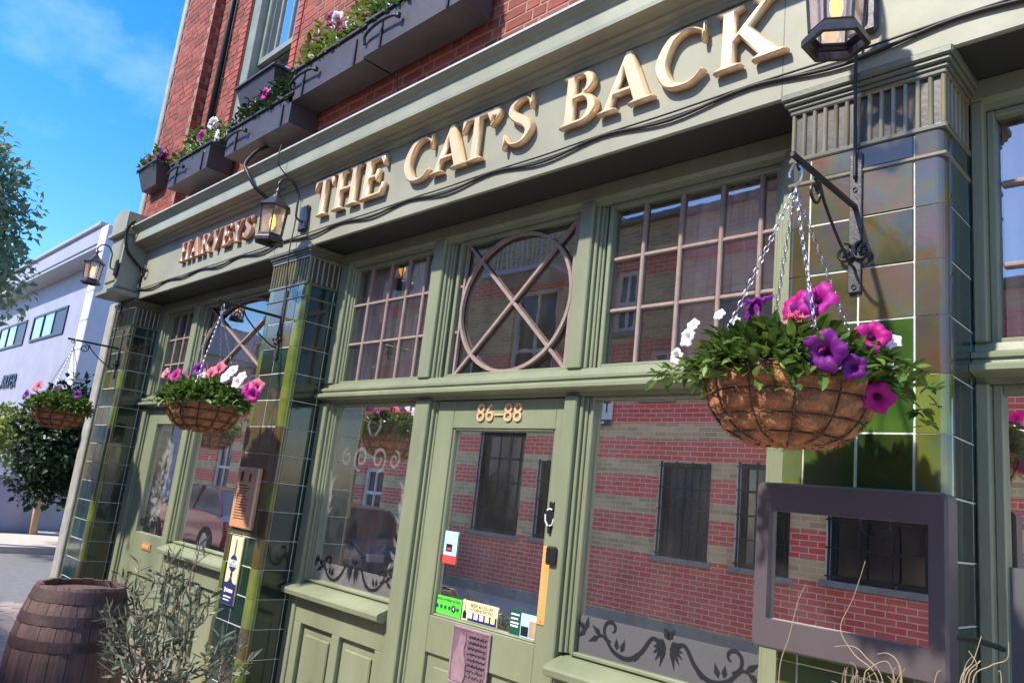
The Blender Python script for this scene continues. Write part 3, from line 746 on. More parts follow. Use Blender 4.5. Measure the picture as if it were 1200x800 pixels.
# right bay ---------------------------------------------------------
s2 = bay(-.744, XR)
for z0_, z1_ in ((2.303, 3.194), (0, 2.164)):
    frame_post(-.743, -.700, z0_, z1_, s2); frame_post(.60, .72, z0_, z1_, s2)
gw3 = grid_window(-.700, .60, 2.298, 3.163, (-.27, .05, .33), (2.584, 2.885), 'small paned light with pink curtain right of the tile pillar'); curtain(-.68, -.15, 2.3, 3.16, gw3, .42, 4)
w3 = sash('window', -.700, .60, .962, 2.166, 'frosted pane right of the tile pillar', .03); pane(-.68, .59, .97, 2.16, w3, 'glass')
sill(-.699, .6, s2); riser(-.699, .6, s2, 2)

# --- etched glass ornaments (flat print on the panes)
def ribbon(b, pts, wd, y, taper=True):
    P = [Vector((p[0], p[1])) for p in pts]; n = len(P); vs = []
    for i in range(n):
        t = (P[min(i+1, n-1)]-P[max(i-1, 0)]); t = t.normalized() if t.length else Vector((1,0)); nn = Vector((-t.y, t.x))
        k_ = wd*(math.sin(PI*min(.98, .12+.86*i/(n-1)))**.6 if taper else 1)
        vs += [(P[i].x+nn.x*k_, y, P[i].y+nn.y*k_), (P[i].x-nn.x*k_, y, P[i].y-nn.y*k_)]
    b.add(vs, [(2*i, 2*i+1, 2*i+3, 2*i+2) for i in range(n-1)])
def scr(cx, cz, r0, r1, a0, turns, n=26):
    return [(cx+(r0+(r1-r0)*i/n)*math.cos(a0+turns*2*PI*i/n), cz+(r0+(r1-r0)*i/n)*math.sin(a0+turns*2*PI*i/n)) for i in range(n+1)]
def leafp(b, x, z, ang, ln, wd, y):
    d = Vector((math.cos(ang), math.sin(ang))); n = Vector((-d.y, d.x))
    c = [Vector((x,z)), Vector((x,z))+d*ln*.35+n*wd, Vector((x,z))+d*ln, Vector((x,z))+d*ln*.35-n*wd]
    b.add([(p.x, y, p.y) for p in c], [(0,1,2,3)])
def ornament(cx, z0, hw, y, m, parent, s=1.0):
    b = MB()
    for sd in (-1, 1):
        c = lambda x, z: (cx+sd*x*hw, z0+z*s)
        path = catmull([Vector((*c(.02,.10),0)), Vector((*c(.16,.13),0)), Vector((*c(.28,.06),0)), Vector((*c(.42,.02),0)), Vector((*c(.58,.035),0)), Vector((*c(.72,.09),0)), Vector((*c(.84,.06),0))], 7)
        ribbon(b, path, .010*s, y)
        sp = scr(*c(.62,.125), .052*s, .010*s, (-PI/2 if sd > 0 else -PI/2), (.95 if sd > 0 else -.95)); ribbon(b, sp, .008*s, y-.0003)
        for (x, z, a, l) in ((.50,.04,1.9,.06),(.55,.045,1.5,.05),(.74,.09,.6,.07),(.76,.085,-.5,.07),(.92,.10,.5,.07),(.92,.10,1.7,.06),(.92,.10,-.7,.06),(.30,.06,-1.1,.05)):
            xx, zz = c(x, z); leafp(b, xx, zz, a if sd > 0 else PI-a, l*s, .013*s, y-.0006)
        for i in range(6):
            xx, zz = c(.03, .12); a = -PI/2+.22+i*.34; leafp(b, xx, zz, a if sd > 0 else PI-a, (.10-.012*i)*s, .012*s, y-.0009-.0002*i)
        xx, zz = c(.0, .14); leafp(b, xx, zz, PI/2+sd*.5, .05*s, .014*s, y-.0022)
    return b.build('etched_ornament', m, parent)
fb = MB().box(-2.40, -1.455, .3305, .3318, .972, 1.145).build('frosted_band', 'frosted', rwn)
ornament(-1.915, .985, .48, .3290, 'ink', rwn, 1.0)
b = MB()
fb = MB().box(-4.76, -3.80, .3305, .3318, .972, 1.10).build('frosted_band', 'etch_faint', lw)
ornament(-4.28, .985, .48, .3290, 'ink', lw, 1.0)
b = MB()
for sd in (-1, 1):
    ribbon(b, scr(-4.28+sd*.10, 1.80, .085, .02, -PI/2, sd*1.4), .011, .3325); ribbon(b, scr(-4.28+sd*.27, 1.80, .06, .015, PI/2, -sd*1.3), .010, .3325)
    ribbon(b, catmull([(-4.28+sd*.02,1.95,0),(-4.28+sd*.07,2.02,0),(-4.28+sd*.02,2.10,0)], 8), .010, .3325)
    ribbon(b, catmull([(-4.28+sd*.44,1.7,0),(-4.28+sd*.40,1.5,0),(-4.28+sd*.45,1.3,0),(-4.28+sd*.38,1.15,0)], 8), .014, .3325)
    for i in range(7): leafp(b, -4.28+sd*.42, 1.2+i*.07, PI/2+sd*(.9-.25*(i % 3)), .09, .016, .3322)
b.build('etched_crest', 'etch', lw)
# etched leaf spray on the side door pane and frosted right-hand pane
b = MB()
for i in range(130):
    u = random.random(); zz = 1.06+u*.80; wv = .20*math.sin(PI*min(1, u*1.05+.05)); xx = -7.63+random.uniform(-wv, wv); leafp(b, xx, zz, random.uniform(0, 2*PI), random.uniform(.05,.11), .025, .3215-.0001*(i % 12))
b.build('etched_foliage', 'etch', door0); ornament(-7.63, .98, .32, .3195, 'ink', door0, .9)
fb = MB().box(-.67, .58, .3305, .3318, .972, 1.58).build('frosted_band', 'frosted', w3)

# ================================================================== upper floor of the pub (bricks laid one by one)
YW = .10
WX0, WX1, WZ0, WZ1 = -7.16, -6.06, 4.78, 7.4          # sash window opening
uw = MB()
for a, b, c, d in ((XL+.06, WX0, 3.9, 9.2), (WX1, XR, 3.9, 9.2), (WX0, WX1, 3.9, WZ0), (WX0, WX1, WZ1, 9.2)): uw.box(a, b, YW+.0025, YW+.4, c, d)
upw = uw.build('upper_wall', 'mortar', pub)
_bm = {}
def brick_mesh(wd, m, d=.05):
    k_ = (round(wd, 3), m)
    if k_ not in _bm: _bm[k_] = MB().cbox(-wd/2, wd/2, 0, d, -.0325, .0325, .004).mesh('brick', m); fixn(_bm[k_])
    return _bm[k_]
cand = []
zc = 4.02; r = 0
while zc < 7.6:
    x = XL+.12+(.0 if r % 2 else .055); hd = (r % 2 == 0); i = 0
    while x < -1.6:
        wd = .215 if (i % 2 == r % 2) else .103                                 # flemish bond
        xa, xb = x, x+wd; pil = (-8.78 < (xa+xb)/2 < -7.95)
        skip = (xb > WX0-.10 and xa < WX1+.10 and WZ0-.05 < zc < WZ1+.1) or zc < 4.05
        if skip and zc > 4.05:
            if xa < WX0-.12: xb = WX0-.105; skip = False
            elif xb > WX1+.12: xa = WX1+.105; skip = False
        if not skip: cand.append((xa, xb, zc, YW-.10 if pil else YW))
        x += wd+.012; i += 1
    zc += .075; r += 1
MB().box(-8.79, -7.94, YW-.0975, YW+.01, 4.03, 9.2).build('pilaster', 'mortar', upw)
def brick_score(c):
    xm = (c[0]+c[1])/2; d = np.array([xm, c[3], c[2]])-CAM; q = RM.T @ d; u, v = 600+F_PX*q[0]/q[2], 400+F_PX*q[1]/q[2]
    inside = -10 < u < 1210 and -10 < v < 810
    return (0 if inside else 100)+q[2]
cand.sort(key=brick_score)
wall_rest = MB()
for i, (xa, xb, z, y) in enumerate(cand):
    wd = xb-xa; jy = y+random.uniform(-.0025, .001)
    if i < 300: link('brick', brick_mesh(wd, 'brick'), upw, ((xa+xb)/2, jy, z))
    else: wall_rest.box(xa, xb, jy, jy+.04, z-.0325, z+.0325)
z = 4.095; r = 0
while z < 7.6:
    ya, yb_ = (YW-.098, YW-.04) if r % 2 else (YW-.098, YW-.002)
    wall_rest.box(-7.95, -7.936, ya, yb_, z-.0325, z+.0325)
    z += .075; r += 1
stuff(wall_rest.build('bricks', 'brick', upw))
# pilaster sides, corner strip, down pipe
MB().cbox(XL-.02, XL+.10, YW-.03, YW+.3, 4.03, 9.2, .012).build('corner_strip', 'stone', upw)
MB().tube([(-7.62, YW-.03, 4.05), (-7.62, YW-.03, 9.0)], .028, 10).build('down_pipe', 'cable', upw, smooth=True)
MB().tube([(-7.54, YW-.015, 4.05), (-7.54, YW-.015, 9.0)], .010, 8).build('wall_cable', 'cable', upw, smooth=True)
MB().box(XL+.08, XL+.2, YW+.3, 8, 3.3, 9.2).build('side_wall_upper', 'brick', pub)
# rubbed brick dressings beside the sash
q = 0; z = 4.60
while z < 7.7:
    for xa, xb in ((WX0-.10, WX0), (WX1, WX1+.10)): link('brick', brick_mesh(round(xb-xa-.004, 3), 'brick_bright'), upw, ((xa+xb)/2, YW-.012, z))
    z += .070
up_win = MB()
up_win.cbox(WX0, WX0+.16, YW+.02, YW+.3, WZ0, WZ1, .006).cbox(WX1-.07, WX1, YW+.02, YW+.3, WZ0, WZ1, .006).cbox(WX0+.16, WX1-.07, YW+.02, YW+.3, WZ1-.12, WZ1, .006)
sw = up_win.build('sash_window', 'sash_paint', pub); sw['label'] = 'tall grey painted sash window above the fascia'
MB().cbox(WX0-.08, WX1+.08, YW-.10, YW+.3, WZ0-.09, WZ0, .012).build('stone_sill', 'stone', sw)
for zz0, zz1, yy in ((WZ0, 5.62, YW+.16), (5.57, WZ1-.12, YW+.10)):
    s_ = MB(); x0, x1 = WX0+.16, WX1-.07
    s_.cbox(x0, x0+.05, yy, yy+.05, zz0, zz1, .005).cbox(x1-.05, x1, yy, yy+.05, zz0, zz1, .005).cbox(x0+.05, x1-.05, yy, yy+.05, zz1-.055, zz1, .005).cbox(x0+.05, x1-.05, yy, yy+.05, zz0, zz0+.07, .005)
    so_ = s_.build('sash', 'sash_paint', sw); wd = (x1-x0-.1)/3
    for i in (1, 2): MB().cbox(x0+.05+wd*i-.011, x0+.05+wd*i+.011, yy+.01, yy+.045, zz0+.07, zz1-.055, .004).build('glazing_bar', 'sash_paint', so_)
    for i in range(3): pane(x0+.05+wd*i+.004, x0+.05+wd*(i+1)-.004, zz0+.06, zz1-.05, so_, 'glass_sky', yy+.03, .004)
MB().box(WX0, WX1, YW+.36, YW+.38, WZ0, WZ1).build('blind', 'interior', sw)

# ================================================================== raised lettering
def arc(cx, cz, rx, rz, a0, a1, n=12): return [(cx+rx*math.cos(math.radians(a0+(a1-a0)*i/n)), cz+rz*math.sin(math.radians(a0+(a1-a0)*i/n))) for i in range(n+1)]
def ribpoly(cl, wds, k=5):
    c = catmull([(x, z, 0) for x, z in cl], k); ww = catmull([(a, 0, 0) for a in wds], k); n = len(c); l1 = []; l2 = []
    for i in range(n):
        t = c[min(i+1, n-1)]-c[max(i-1, 0)]; t.normalize(); nn = Vector((-t.y, t.x, 0))*ww[i].x*.5
        l1.append((c[i].x+nn.x, c[i].y+nn.y)); l2.append((c[i].x-nn.x, c[i].y-nn.y))
    return l1, l2
def glyphs():
    Gd = {}
    Gd['T'] = (.86, [[(.23,0),(.63,0),(.63,.05),(.52,.09),(.52,.90),(.70,.90),(.80,.70),(.84,.70),(.84,1),(.02,1),(.02,.70),(.06,.70),(.16,.90),(.34,.90),(.34,.09),(.23,.05)]])
    Gd['H'] = (.95, [[(.02,0),(.40,0),(.40,.05),(.30,.09),(.30,.46),(.65,.46),(.65,.09),(.55,.05),(.55,0),(.93,0),(.93,.05),(.83,.09),(.83,.91),(.93,.95),(.93,1),(.55,1),(.55,.95),(.65,.91),(.65,.55),(.30,.55),(.30,.91),(.40,.95),(.40,1),(.02,1),(.02,.95),(.12,.91),(.12,.09),(.02,.05)]])
    Gd['E'] = (.80, [[(.02,0),(.74,0),(.78,.30),(.73,.30),(.62,.09),(.30,.09),(.30,.47),(.46,.47),(.52,.36),(.56,.36),(.56,.68),(.52,.68),(.46,.56),(.30,.56),(.30,.91),(.58,.91),(.69,.72),(.74,.72),(.72,1),(.02,1),(.02,.95),(.12,.91),(.12,.09),(.02,.05)]])
    Gd['A'] = (1.0, [[(.0,0),(.34,0),(.34,.05),(.25,.08),(.30,.27),(.58,.27),(.65,.08),(.56,.05),(.56,0),(1.0,0),(1.0,.05),(.90,.09),(.56,1.02),(.46,1.02),(.12,.09),(0,.05)], [(.33,.36),(.44,.70),(.555,.36)]])
    Gd['V'] = (.96, [[(0,1),(0,.95),(.1,.91),(.44,-.02),(.54,-.02),(.86,.91),(.96,.95),(.96,1),(.64,1),(.64,.95),(.75,.91),(.54,.28),(.31,.91),(.42,.95),(.42,1)]])
    Gd['Y'] = (.94, [[(.30,0),(.68,0),(.68,.05),(.58,.09),(.58,.44),(.84,.91),(.94,.95),(.94,1),(.62,1),(.62,.95),(.73,.91),(.54,.56),(.34,.91),(.44,.95),(.44,1),(0,1),(0,.95),(.1,.91),(.40,.42),(.40,.09),(.30,.05)]])
    Gd['K'] = (.98, [[(.02,0),(.40,0),(.40,.05),(.30,.09),(.30,.42),(.36,.48),(.62,.09),(.54,.05),(.54,0),(.98,0),(.98,.05),(.88,.09),(.50,.60),(.74,.91),(.86,.95),(.86,1),(.52,1),(.52,.95),(.62,.91),(.30,.53),(.30,.91),(.40,.95),(.40,1),(.02,1),(.02,.95),(.12,.91),(.12,.09),(.02,.05)]])
    Gd['B'] = (.80, [[(.02,0)]+arc(.46,.27,.32,.27,-90,78)+arc(.43,.77,.27,.23,-70,90)+[(.02,1),(.02,.95),(.12,.91),(.12,.09),(.02,.05)],
                     [(.30,.585)]+arc(.42,.75,.11,.165,-90,90)+[(.30,.915)], [(.30,.085)]+arc(.44,.285,.15,.20,-90,90)+[(.30,.485)]])
    Gd['R'] = (.96, [[(.02,0),(.40,0),(.40,.05),(.30,.09),(.30,.45),(.40,.45),(.66,.05),(.74,0),(.98,0),(.98,.05),(.9,.07)]+arc(.48,.74,.28,.26,-62,90)+[(.02,1),(.02,.95),(.12,.91),(.12,.09),(.02,.05)], [(.30,.54)]+arc(.44,.73,.14,.19,-90,90)+[(.30,.92)]])
    l1, l2 = ribpoly([(.80,.84),(.66,.945),(.50,.965),(.28,.86),(.14,.50),(.28,.14),(.50,.035),(.68,.06),(.84,.20)], [.055,.07,.085,.16,.205,.16,.085,.07,.055], 5)
    Gd['C'] = (.90, [l2+l1[::-1]+[(.79,.66),(.84,.66),(.85,1.0),(.81,1.0)]])
    l1, l2 = ribpoly([(.60,.80),(.50,.93),(.36,.955),(.19,.87),(.17,.71),(.33,.56),(.50,.44),(.585,.27),(.50,.10),(.34,.045),(.18,.09),(.09,.22)], [.05,.06,.07,.12,.155,.19,.19,.155,.10,.07,.06,.05], 5)
    Gd['S'] = (.70, [[(.57,.70),(.62,.70),(.63,1.0),(.59,1.0)]+l2[2:-2]+[(.06,.32),(.02,.32),(.03,0),(.07,0)]+l1[2:-2][::-1]])
    l1, l2 = ribpoly([(.10,.95),(.17,.90),(.18,.80),(.12,.70),(.05,.64)], [.16,.18,.11,.05,.02], 5)
    Gd["'"] = (.26, [[(.03,.86),(.03,.96),(.10,1.02),(.20,1.0),(.255,.90),(.24,.80),(.17,.70),(.05,.62),(.04,.645),(.13,.73),(.165,.80),(.10,.81)]])
    return Gd
GL = glyphs()
def area(p): return sum(p[i][0]*p[(i+1) % len(p)][1]-p[(i+1) % len(p)][0]*p[i][1] for i in range(len(p)))/2
def glyph_mesh(ch, xscale, h, depth, bev, m):
    wd, loops = GL[ch]; c = bpy.data.curves.new('letter', 'CURVE'); c.dimensions = '2D'; c.fill_mode = 'BOTH'; c.extrude = depth; c.bevel_depth = bev; c.bevel_resolution = 0; c.offset = -bev
    for k_, lp_ in enumerate(loops):
        if (area(lp_) > 0) != (k_ == 0): lp_ = lp_[::-1]
        s = c.splines.new('POLY'); s.points.add(len(lp_)-1); s.use_cyclic_u = True
        for i, (x, z) in enumerate(lp_): s.points[i].co = (x*xscale*h, z*h, 0, 1)
    o = bpy.data.objects.new('letter', c); col.objects.link(o); bpy.context.view_layer.update()
    me = bpy.data.meshes.new_from_object(o.evaluated_get(bpy.context.evaluated_depsgraph_get())); bpy.data.objects.remove(o)
    me.materials.clear(); me.materials.append(MAT[m]); return me
def lettering(parent, items, h, z0, depth, bev, m, y):
    for ch, x0, x1 in items:
        wd = GL[ch][0]; xs = (x1-x0)/(wd*h); me = glyph_mesh(ch, xs, h, depth, bev, m)
        link('letter', me, parent, (x0, y, z0), (PI/2, 0, 0))
sg = thing('sign_lettering', "raised gilt letters reading THE CAT'S BACK on the green fascia", 'sign', (-3.1, 0, 3.465))
items = [('T',-4.915,-4.655),('H',-4.645,-4.325),('E',-4.305,-4.015),('C',-3.835,-3.535),('A',-3.545,-3.205),('T',-3.285,-3.020),("'",-3.055,-2.955),('S',-2.925,-2.690),
         ('B',-2.510,-2.262),('A',-2.258,-1.930),('C',-1.945,-1.660),('K',-1.635,-1.300)]
lettering(sg, [(c, a+3.1, b+3.1) for c, a, b in items], .286, 0, .014, .0082, 'gilt', -.024)
sg2 = thing('sign_lettering', 'smaller raised copper letters reading HARVEYS beside the middle lantern', 'sign', (-6.6, 0, 3.50))
xs = -7.345; it2 = []
for ch, wd in zip('HARVEYS', (.235,.235,.225,.215,.19,.215,.165)): it2.append((ch, xs+6.6, xs+wd*.93+6.6)); xs += wd
lettering(sg2, it2, .195, 0, .016, .0045, 'copper_letter', -.022)

# ================================================================== cables on the fascia
def cable(pts, r, label, name='cable', m='cable', k_=6):
    o = MB().tube(catmull(pts, k_), r, 6).build(name, m, None, smooth=True); tag(o, label, 'cable'); return o
def sag(x0, x1, z, n, dip, ph=0.):
    o = []; stp = (x1-x0)/n
    for i in range(n):
        o += [(x0+stp*i, -.010, z), (x0+stp*(i+.5), -.013, z-dip*(.7+.6*random.random()))]
    return o+[(x1, -.010, z)]
cable(sag(-8.38, 1.6, 3.372, 13, .030), .0075, 'thick black cable looping between clips along the fascia bottom')
cable(sag(-8.38, 1.6, 3.378, 13, .006), .0045, 'thin black cable running straight along the fascia bottom')
cable([(-8.30,-.215,4.05),(-8.40,-.24,3.95),(-8.40,-.20,3.75),(-8.38,-.03,3.58),(-8.40,-.02,3.45),(-8.37,-.02,3.36)], .016, 'bundle of black cables dropping down the console block')
o = MB().tube(spiral((-8.30,-.03,3.56), .05, .045, 0, 2.6, 40, 'xz'), .009, 6).build('cable_coil', 'cable', None, smooth=True); tag(o, 'small coil of black cable beside the console block', 'cable')
cable([(-8.75,-.035,3.33),(-8.72,-.035,3.2),(-8.76,-.035,3.1),(-8.74,-.04,2.8),(-8.75,-.03,2.55)], .008, 'thin cable hanging down the corner pillar')
cable([(-5.88,.0,4.32),(-5.85,-.12,4.22),(-5.80,-.22,4.05),(-5.72,-.22,3.95),(-5.66,-.17,3.84),(-5.60,-.03,3.72),(-5.53,-.02,3.55),(-5.50,-.02,3.42)], .015, 'thick conduit bending over the cornice beside the lantern')
cable([(-5.23,-.21,4.06),(-5.22,-.21,3.9),(-5.20,-.04,3.75),(-5.16,-.03,3.5),(-5.14,-.045,3.25),(-5.14,-.01,2.9),(-5.15,-.02,2.62)], .005, 'thin wire from cornice down to the middle basket bracket')
cable([(-1.03,-.03,3.46),(-1.03,-.04,3.25),(-1.035,-.02,3.0),(-1.035,-.02,2.86)], .006, 'thin black wire from lantern down the olive tile pillar')
cable([(-4.10,-.02,4.36),(-4.12,.02,4.2),(-4.06,-.05,4.10),(-4.03,-.1,4.06)], .006, 'loose wire hanging under the window boxes')
cable([(-.66,.20,1.34),(-.70,.10,1.36),(-.73,-.02,1.37),(-.78,-.03,1.34)], .009, 'short black cable entering the menu case')

# ================================================================== lanterns
def make_lantern(label, loc, rz=0.0, plate='grey_iron'):
    t = thing('wall_lantern', label, 'lantern', loc, rz, 'wall lanterns along the fascia')
    # origin: wall mount on the fascia; lantern body hangs at y = -.25
    MB().cbox(-.055, .055, -.03, .0, -.10, .10, .012).build('wall_plate', 'lantern_metal', t)
    arm = catmull([(0,-.02,-.03),(0,-.075,-.015),(0,-.085,.06),(0,-.09,.17),(0,-.15,.245),(0,-.22,.235),(0,-.255,.18),(0,-.23,.14),(0,-.205,.165)], 6)
    MB().tube(arm, .0085, 8).build('arm', 'lantern_metal', t, smooth=True)
    cy = -.25; hx = lambda r, z, n=6: [(r*math.cos(PI/6+2*PI*i/n), cy+r*math.sin(PI/6+2*PI*i/n), z) for i in range(n)]
    MB().lathe([(.004,.185),(.010,.165),(.006,.15),(.016,.135),(.020,.115),(.012,.10),(.03,.095),(.034,.08)], 12, (0,cy,0)).build('finial', 'lantern_metal', t, smooth=True)
    b = MB(); rings = [hx(.034,.085), hx(.060,.055), hx(.115,.005), hx(.125,-.004), hx(.118,-.012), hx(.09,-.012)]
    vs = [p for rg in rings for p in rg]; b.add(vs, [(i*6+k_, i*6+(k_+1) % 6, (i+1)*6+(k_+1) % 6, (i+1)*6+k_) for i in range(5) for k_ in range(6)])
    b.build('roof', 'lantern_metal', t)
    zt, zb, rt, rb = -.012, -.215, .100, .086
    T, B = hx(rt, zt), hx(rb, zb)
    for i in range(6):
        MB().tube([T[i], B[i]], .0055, 6).build('frame_bar', 'lantern_metal', t)
        j = (i+1) % 6
        MB().add([Vector(T[i])*.97+Vector((0,cy,0))*.03, Vector(T[j])*.97+Vector((0,cy,0))*.03, Vector(B[j])*.97+Vector((0,cy,0))*.03, Vector(B[i])*.97+Vector((0,cy,0))*.03], [(0,1,2,3)]).build('glass_pane', 'lamp_glass', t)
        MB().tube([B[i], B[j]], .006, 6).build('frame_bar', 'lantern_metal', t)
    b = MB(); rings = [hx(.084,-.212), hx(.106,-.236), hx(.112,-.246), hx(.112,-.268), hx(.094,-.268), hx(.092,-.24)]
    b.add([p for rg in rings for p in rg], [(i*6+k_, i*6+(k_+1) % 6, (i+1)*6+(k_+1) % 6, (i+1)*6+k_) for i in range(5) for k_ in range(6)]); b.build('base_ring', 'lantern_metal', t)
    MB().lathe([(.0,-.012),(.014,-.012),(.014,-.055),(.0,-.055)], 12, (0,cy,0)).build('lamp_holder', 'lantern_metal', t)
    MB().lathe([(.009,-.055),(.016,-.075),(.022,-.10),(.022,-.13),(.014,-.16),(.001,-.172)], 16, (0,cy,0)).build('bulb', 'bulb', t, smooth=True)
    lt = bpy.data.lights.new('lantern_light', 'POINT'); lt.energy = .05; lt.color = (1., .62, .3); lt.shadow_soft_size = .03
    lo = bpy.data.objects.new('lantern_light', lt); col.objects.link(lo); lo.parent = t; lo.location = (0, cy, -.11)
    return t
make_lantern('lit hexagonal lantern between HARVEYS and the pub name', (-5.06, 0, 3.505))
make_lantern('lit hexagonal lantern at the right end of the pub name', (-1.015, 0, 3.525))
ln1 = make_lantern('lit lantern on the console block at the street corner', (-8.47, -.235, 3.555), -.15); ln1.scale = (.84, .84, .84)

# ================================================================== hanging basket brackets
def make_bracket(x, label):
    t = thing('basket_bracket', label, 'bracket', (x, 0, 0), 0, 'iron brackets for hanging baskets')
    b = MB().cbox(-.022, .022, -.012, -.001, 2.44, 2.96, .003); pl = b.build('wall_strap', 'grey_iron', t)
    for z in (2.82, 2.46): MB().lathe([(0,-.002),(.008,-.002),(.008,.004)], 10).build('screw', 'steel', pl, loc=(0,-.0125,z), rot=(PI/2,0,0))
    MB().cbox(-.008, .008, -.50, -.008, 2.745, 2.764, .003).build('arm', 'black_iron', t)
    MB().tube([(0,-.46,2.748),(0,-.462,2.728),(0,-.450,2.72),(0,-.440,2.73),(0,-.44,2.748)], .004, 6).build('eye', 'black_iron', t)
    sc_ = catmull([(0,-.30,2.735),(0,-.26,2.68),(0,-.16,2.60),(0,-.06,2.54),(0,-.015,2.53)], 6); MB().tube(sc_, .0055, 6).build('scroll', 'black_iron', t)
    MB().tube(spiral((0,-.335,2.69), .045, .016, PI/2, -1.25), .0055, 6).build('scroll', 'black_iron', t)
    for s in (-1, 1): MB().tube(spiral((s*.03,-.02,2.585), .038, .010, PI/2 if s < 0 else PI/2, s*1.3, 22, 'xz'), .006, 6).build('scroll', 'black_iron', t)
    return t
make_bracket(-1.035, 'scrolled iron bracket on the olive tile pillar')
make_bracket(-5.15, 'scrolled iron bracket on the pillar with the beer sign')
make_bracket(-8.60, 'scrolled iron bracket on the corner pillar')

# ================================================================== plants
def leaf_geo(b, p, d, n, ln, wd, curl=.25):
    d = d.normalized(); s = d.cross(n); s = s.normalized() if s.length > 1e-6 else d.orthogonal().normalized(); n = s.cross(d)
    m1 = p+d*ln*.45; tp = p+d*ln-n*ln*curl
    b.add([p, m1+s*wd+n*wd*.35, m1, m1-s*wd+n*wd*.35, tp], [(0,2,1),(0,3,2),(2,4,1),(2,3,4)])
def leaf_geo2(b, p, d, n, ln, wd, curl=.2):
    d = d.normalized(); s = d.cross(n); s = s.normalized() if s.length > 1e-6 else d.orthogonal().normalized(); n = s.cross(d); vs = [p]
    for t_, w_ in ((.22, .72), (.5, 1.0), (.78, .66)):
        m_ = p+d*ln*t_-n*ln*curl*t_*t_; vs += [m_+s*wd*w_+n*wd*.3, m_, m_-s*wd*w_+n*wd*.3]
    vs.append(p+d*ln-n*ln*curl)
    b.add(vs, [(0,2,1),(0,3,2),(1,2,5,4),(2,3,6,5),(4,5,8,7),(5,6,9,8),(7,8,10),(8,9,10)])
def rv(): 
    while True:
        v = Vector((random.uniform(-1,1), random.uniform(-1,1), random.uniform(-1,1)))
        if .05 < v.length < 1: return v.normalized()
def cloud(n, center, rad, ln, wd, up=.4, shell=.5, zmin=None):
    b = MB(); c = Vector(center); i = 0
    while i < n:
        v = rv(); k_ = (random.random()*(1-shell)+shell)
        p = c+Vector((v.x*rad[0], v.y*rad[1], v.z*rad[2]))*k_
        if zmin is not None and p.z < zmin: continue
        d = (v+rv()*.8+Vector((0,0,up))).normalized(); l = ln*random.uniform(.6, 1.3)
        leaf_geo(b, p, d, rv()*.6+v+Vector((0,0,.6)), l, wd*l/ln); i += 1
    return b
def petunia_mesh(m, kind=0):
    b = MB(); n = 30; prof = [(.0,-.04),(.006,-.030),(.012,-.012),(.026,-.001),(.046,.004),(.056,-.004)]
    vs = []
    for j, (r, z) in enumerate(prof):
        for k_ in range(n):
            a = 2*PI*k_/n; lob = 1-.20*(abs(math.cos(2.5*a))**3)*(max(0, j-2)/3); wav = .006*math.sin(10*a+kind)*(max(0, j-3)/2)+.004*math.sin(3*a+kind*2)*(j/5)
            vs.append((r*lob*math.cos(a), r*lob*math.sin(a), z+wav))
    b.add(vs, [(j*n+k_, j*n+(k_+1) % n, (j+1)*n+(k_+1) % n, (j+1)*n+k_) for j in range(len(prof)-1) for k_ in range(n)])
    me = b.mesh('petal_disc', m, True); return me
PET = {m: petunia_mesh(m, i) for i, m in enumerate(('petal_magenta', 'petal_purple', 'petal_white', 'petal_pink'))}
def cluster_mesh(m):
    b = MB()
    for i in range(16):
        v = rv(); v.z = abs(v.z); p = v*.024
        for k_ in range(4):
            d = (v+rv()*.9).normalized(); leaf_geo(b, p, d, v, .018, .007, .1)
    return b.mesh('petal_cluster', m)
PET['cluster'] = cluster_mesh('petal_pink')
CORE = MB().lathe([(.0,.0),(.006,-.004),(.011,-.010)], 8).mesh('flower_centre', 'petal_core')
def flower(parent, loc, face, m, size=1.0):
    o = link('flower', PET[m], parent, loc); f = Vector(face).normalized()
    o.rotation_mode = 'QUATERNION'; o.rotation_quaternion = f.to_track_quat('Z', 'Y') @ Matrix.Rotation(random.uniform(0, 6.28), 3, 'Z').to_quaternion(); o.scale = (size,)*3
    if m in ('petal_magenta', 'petal_pink') and m != 'cluster': link('flower_centre', CORE, o)
    return o

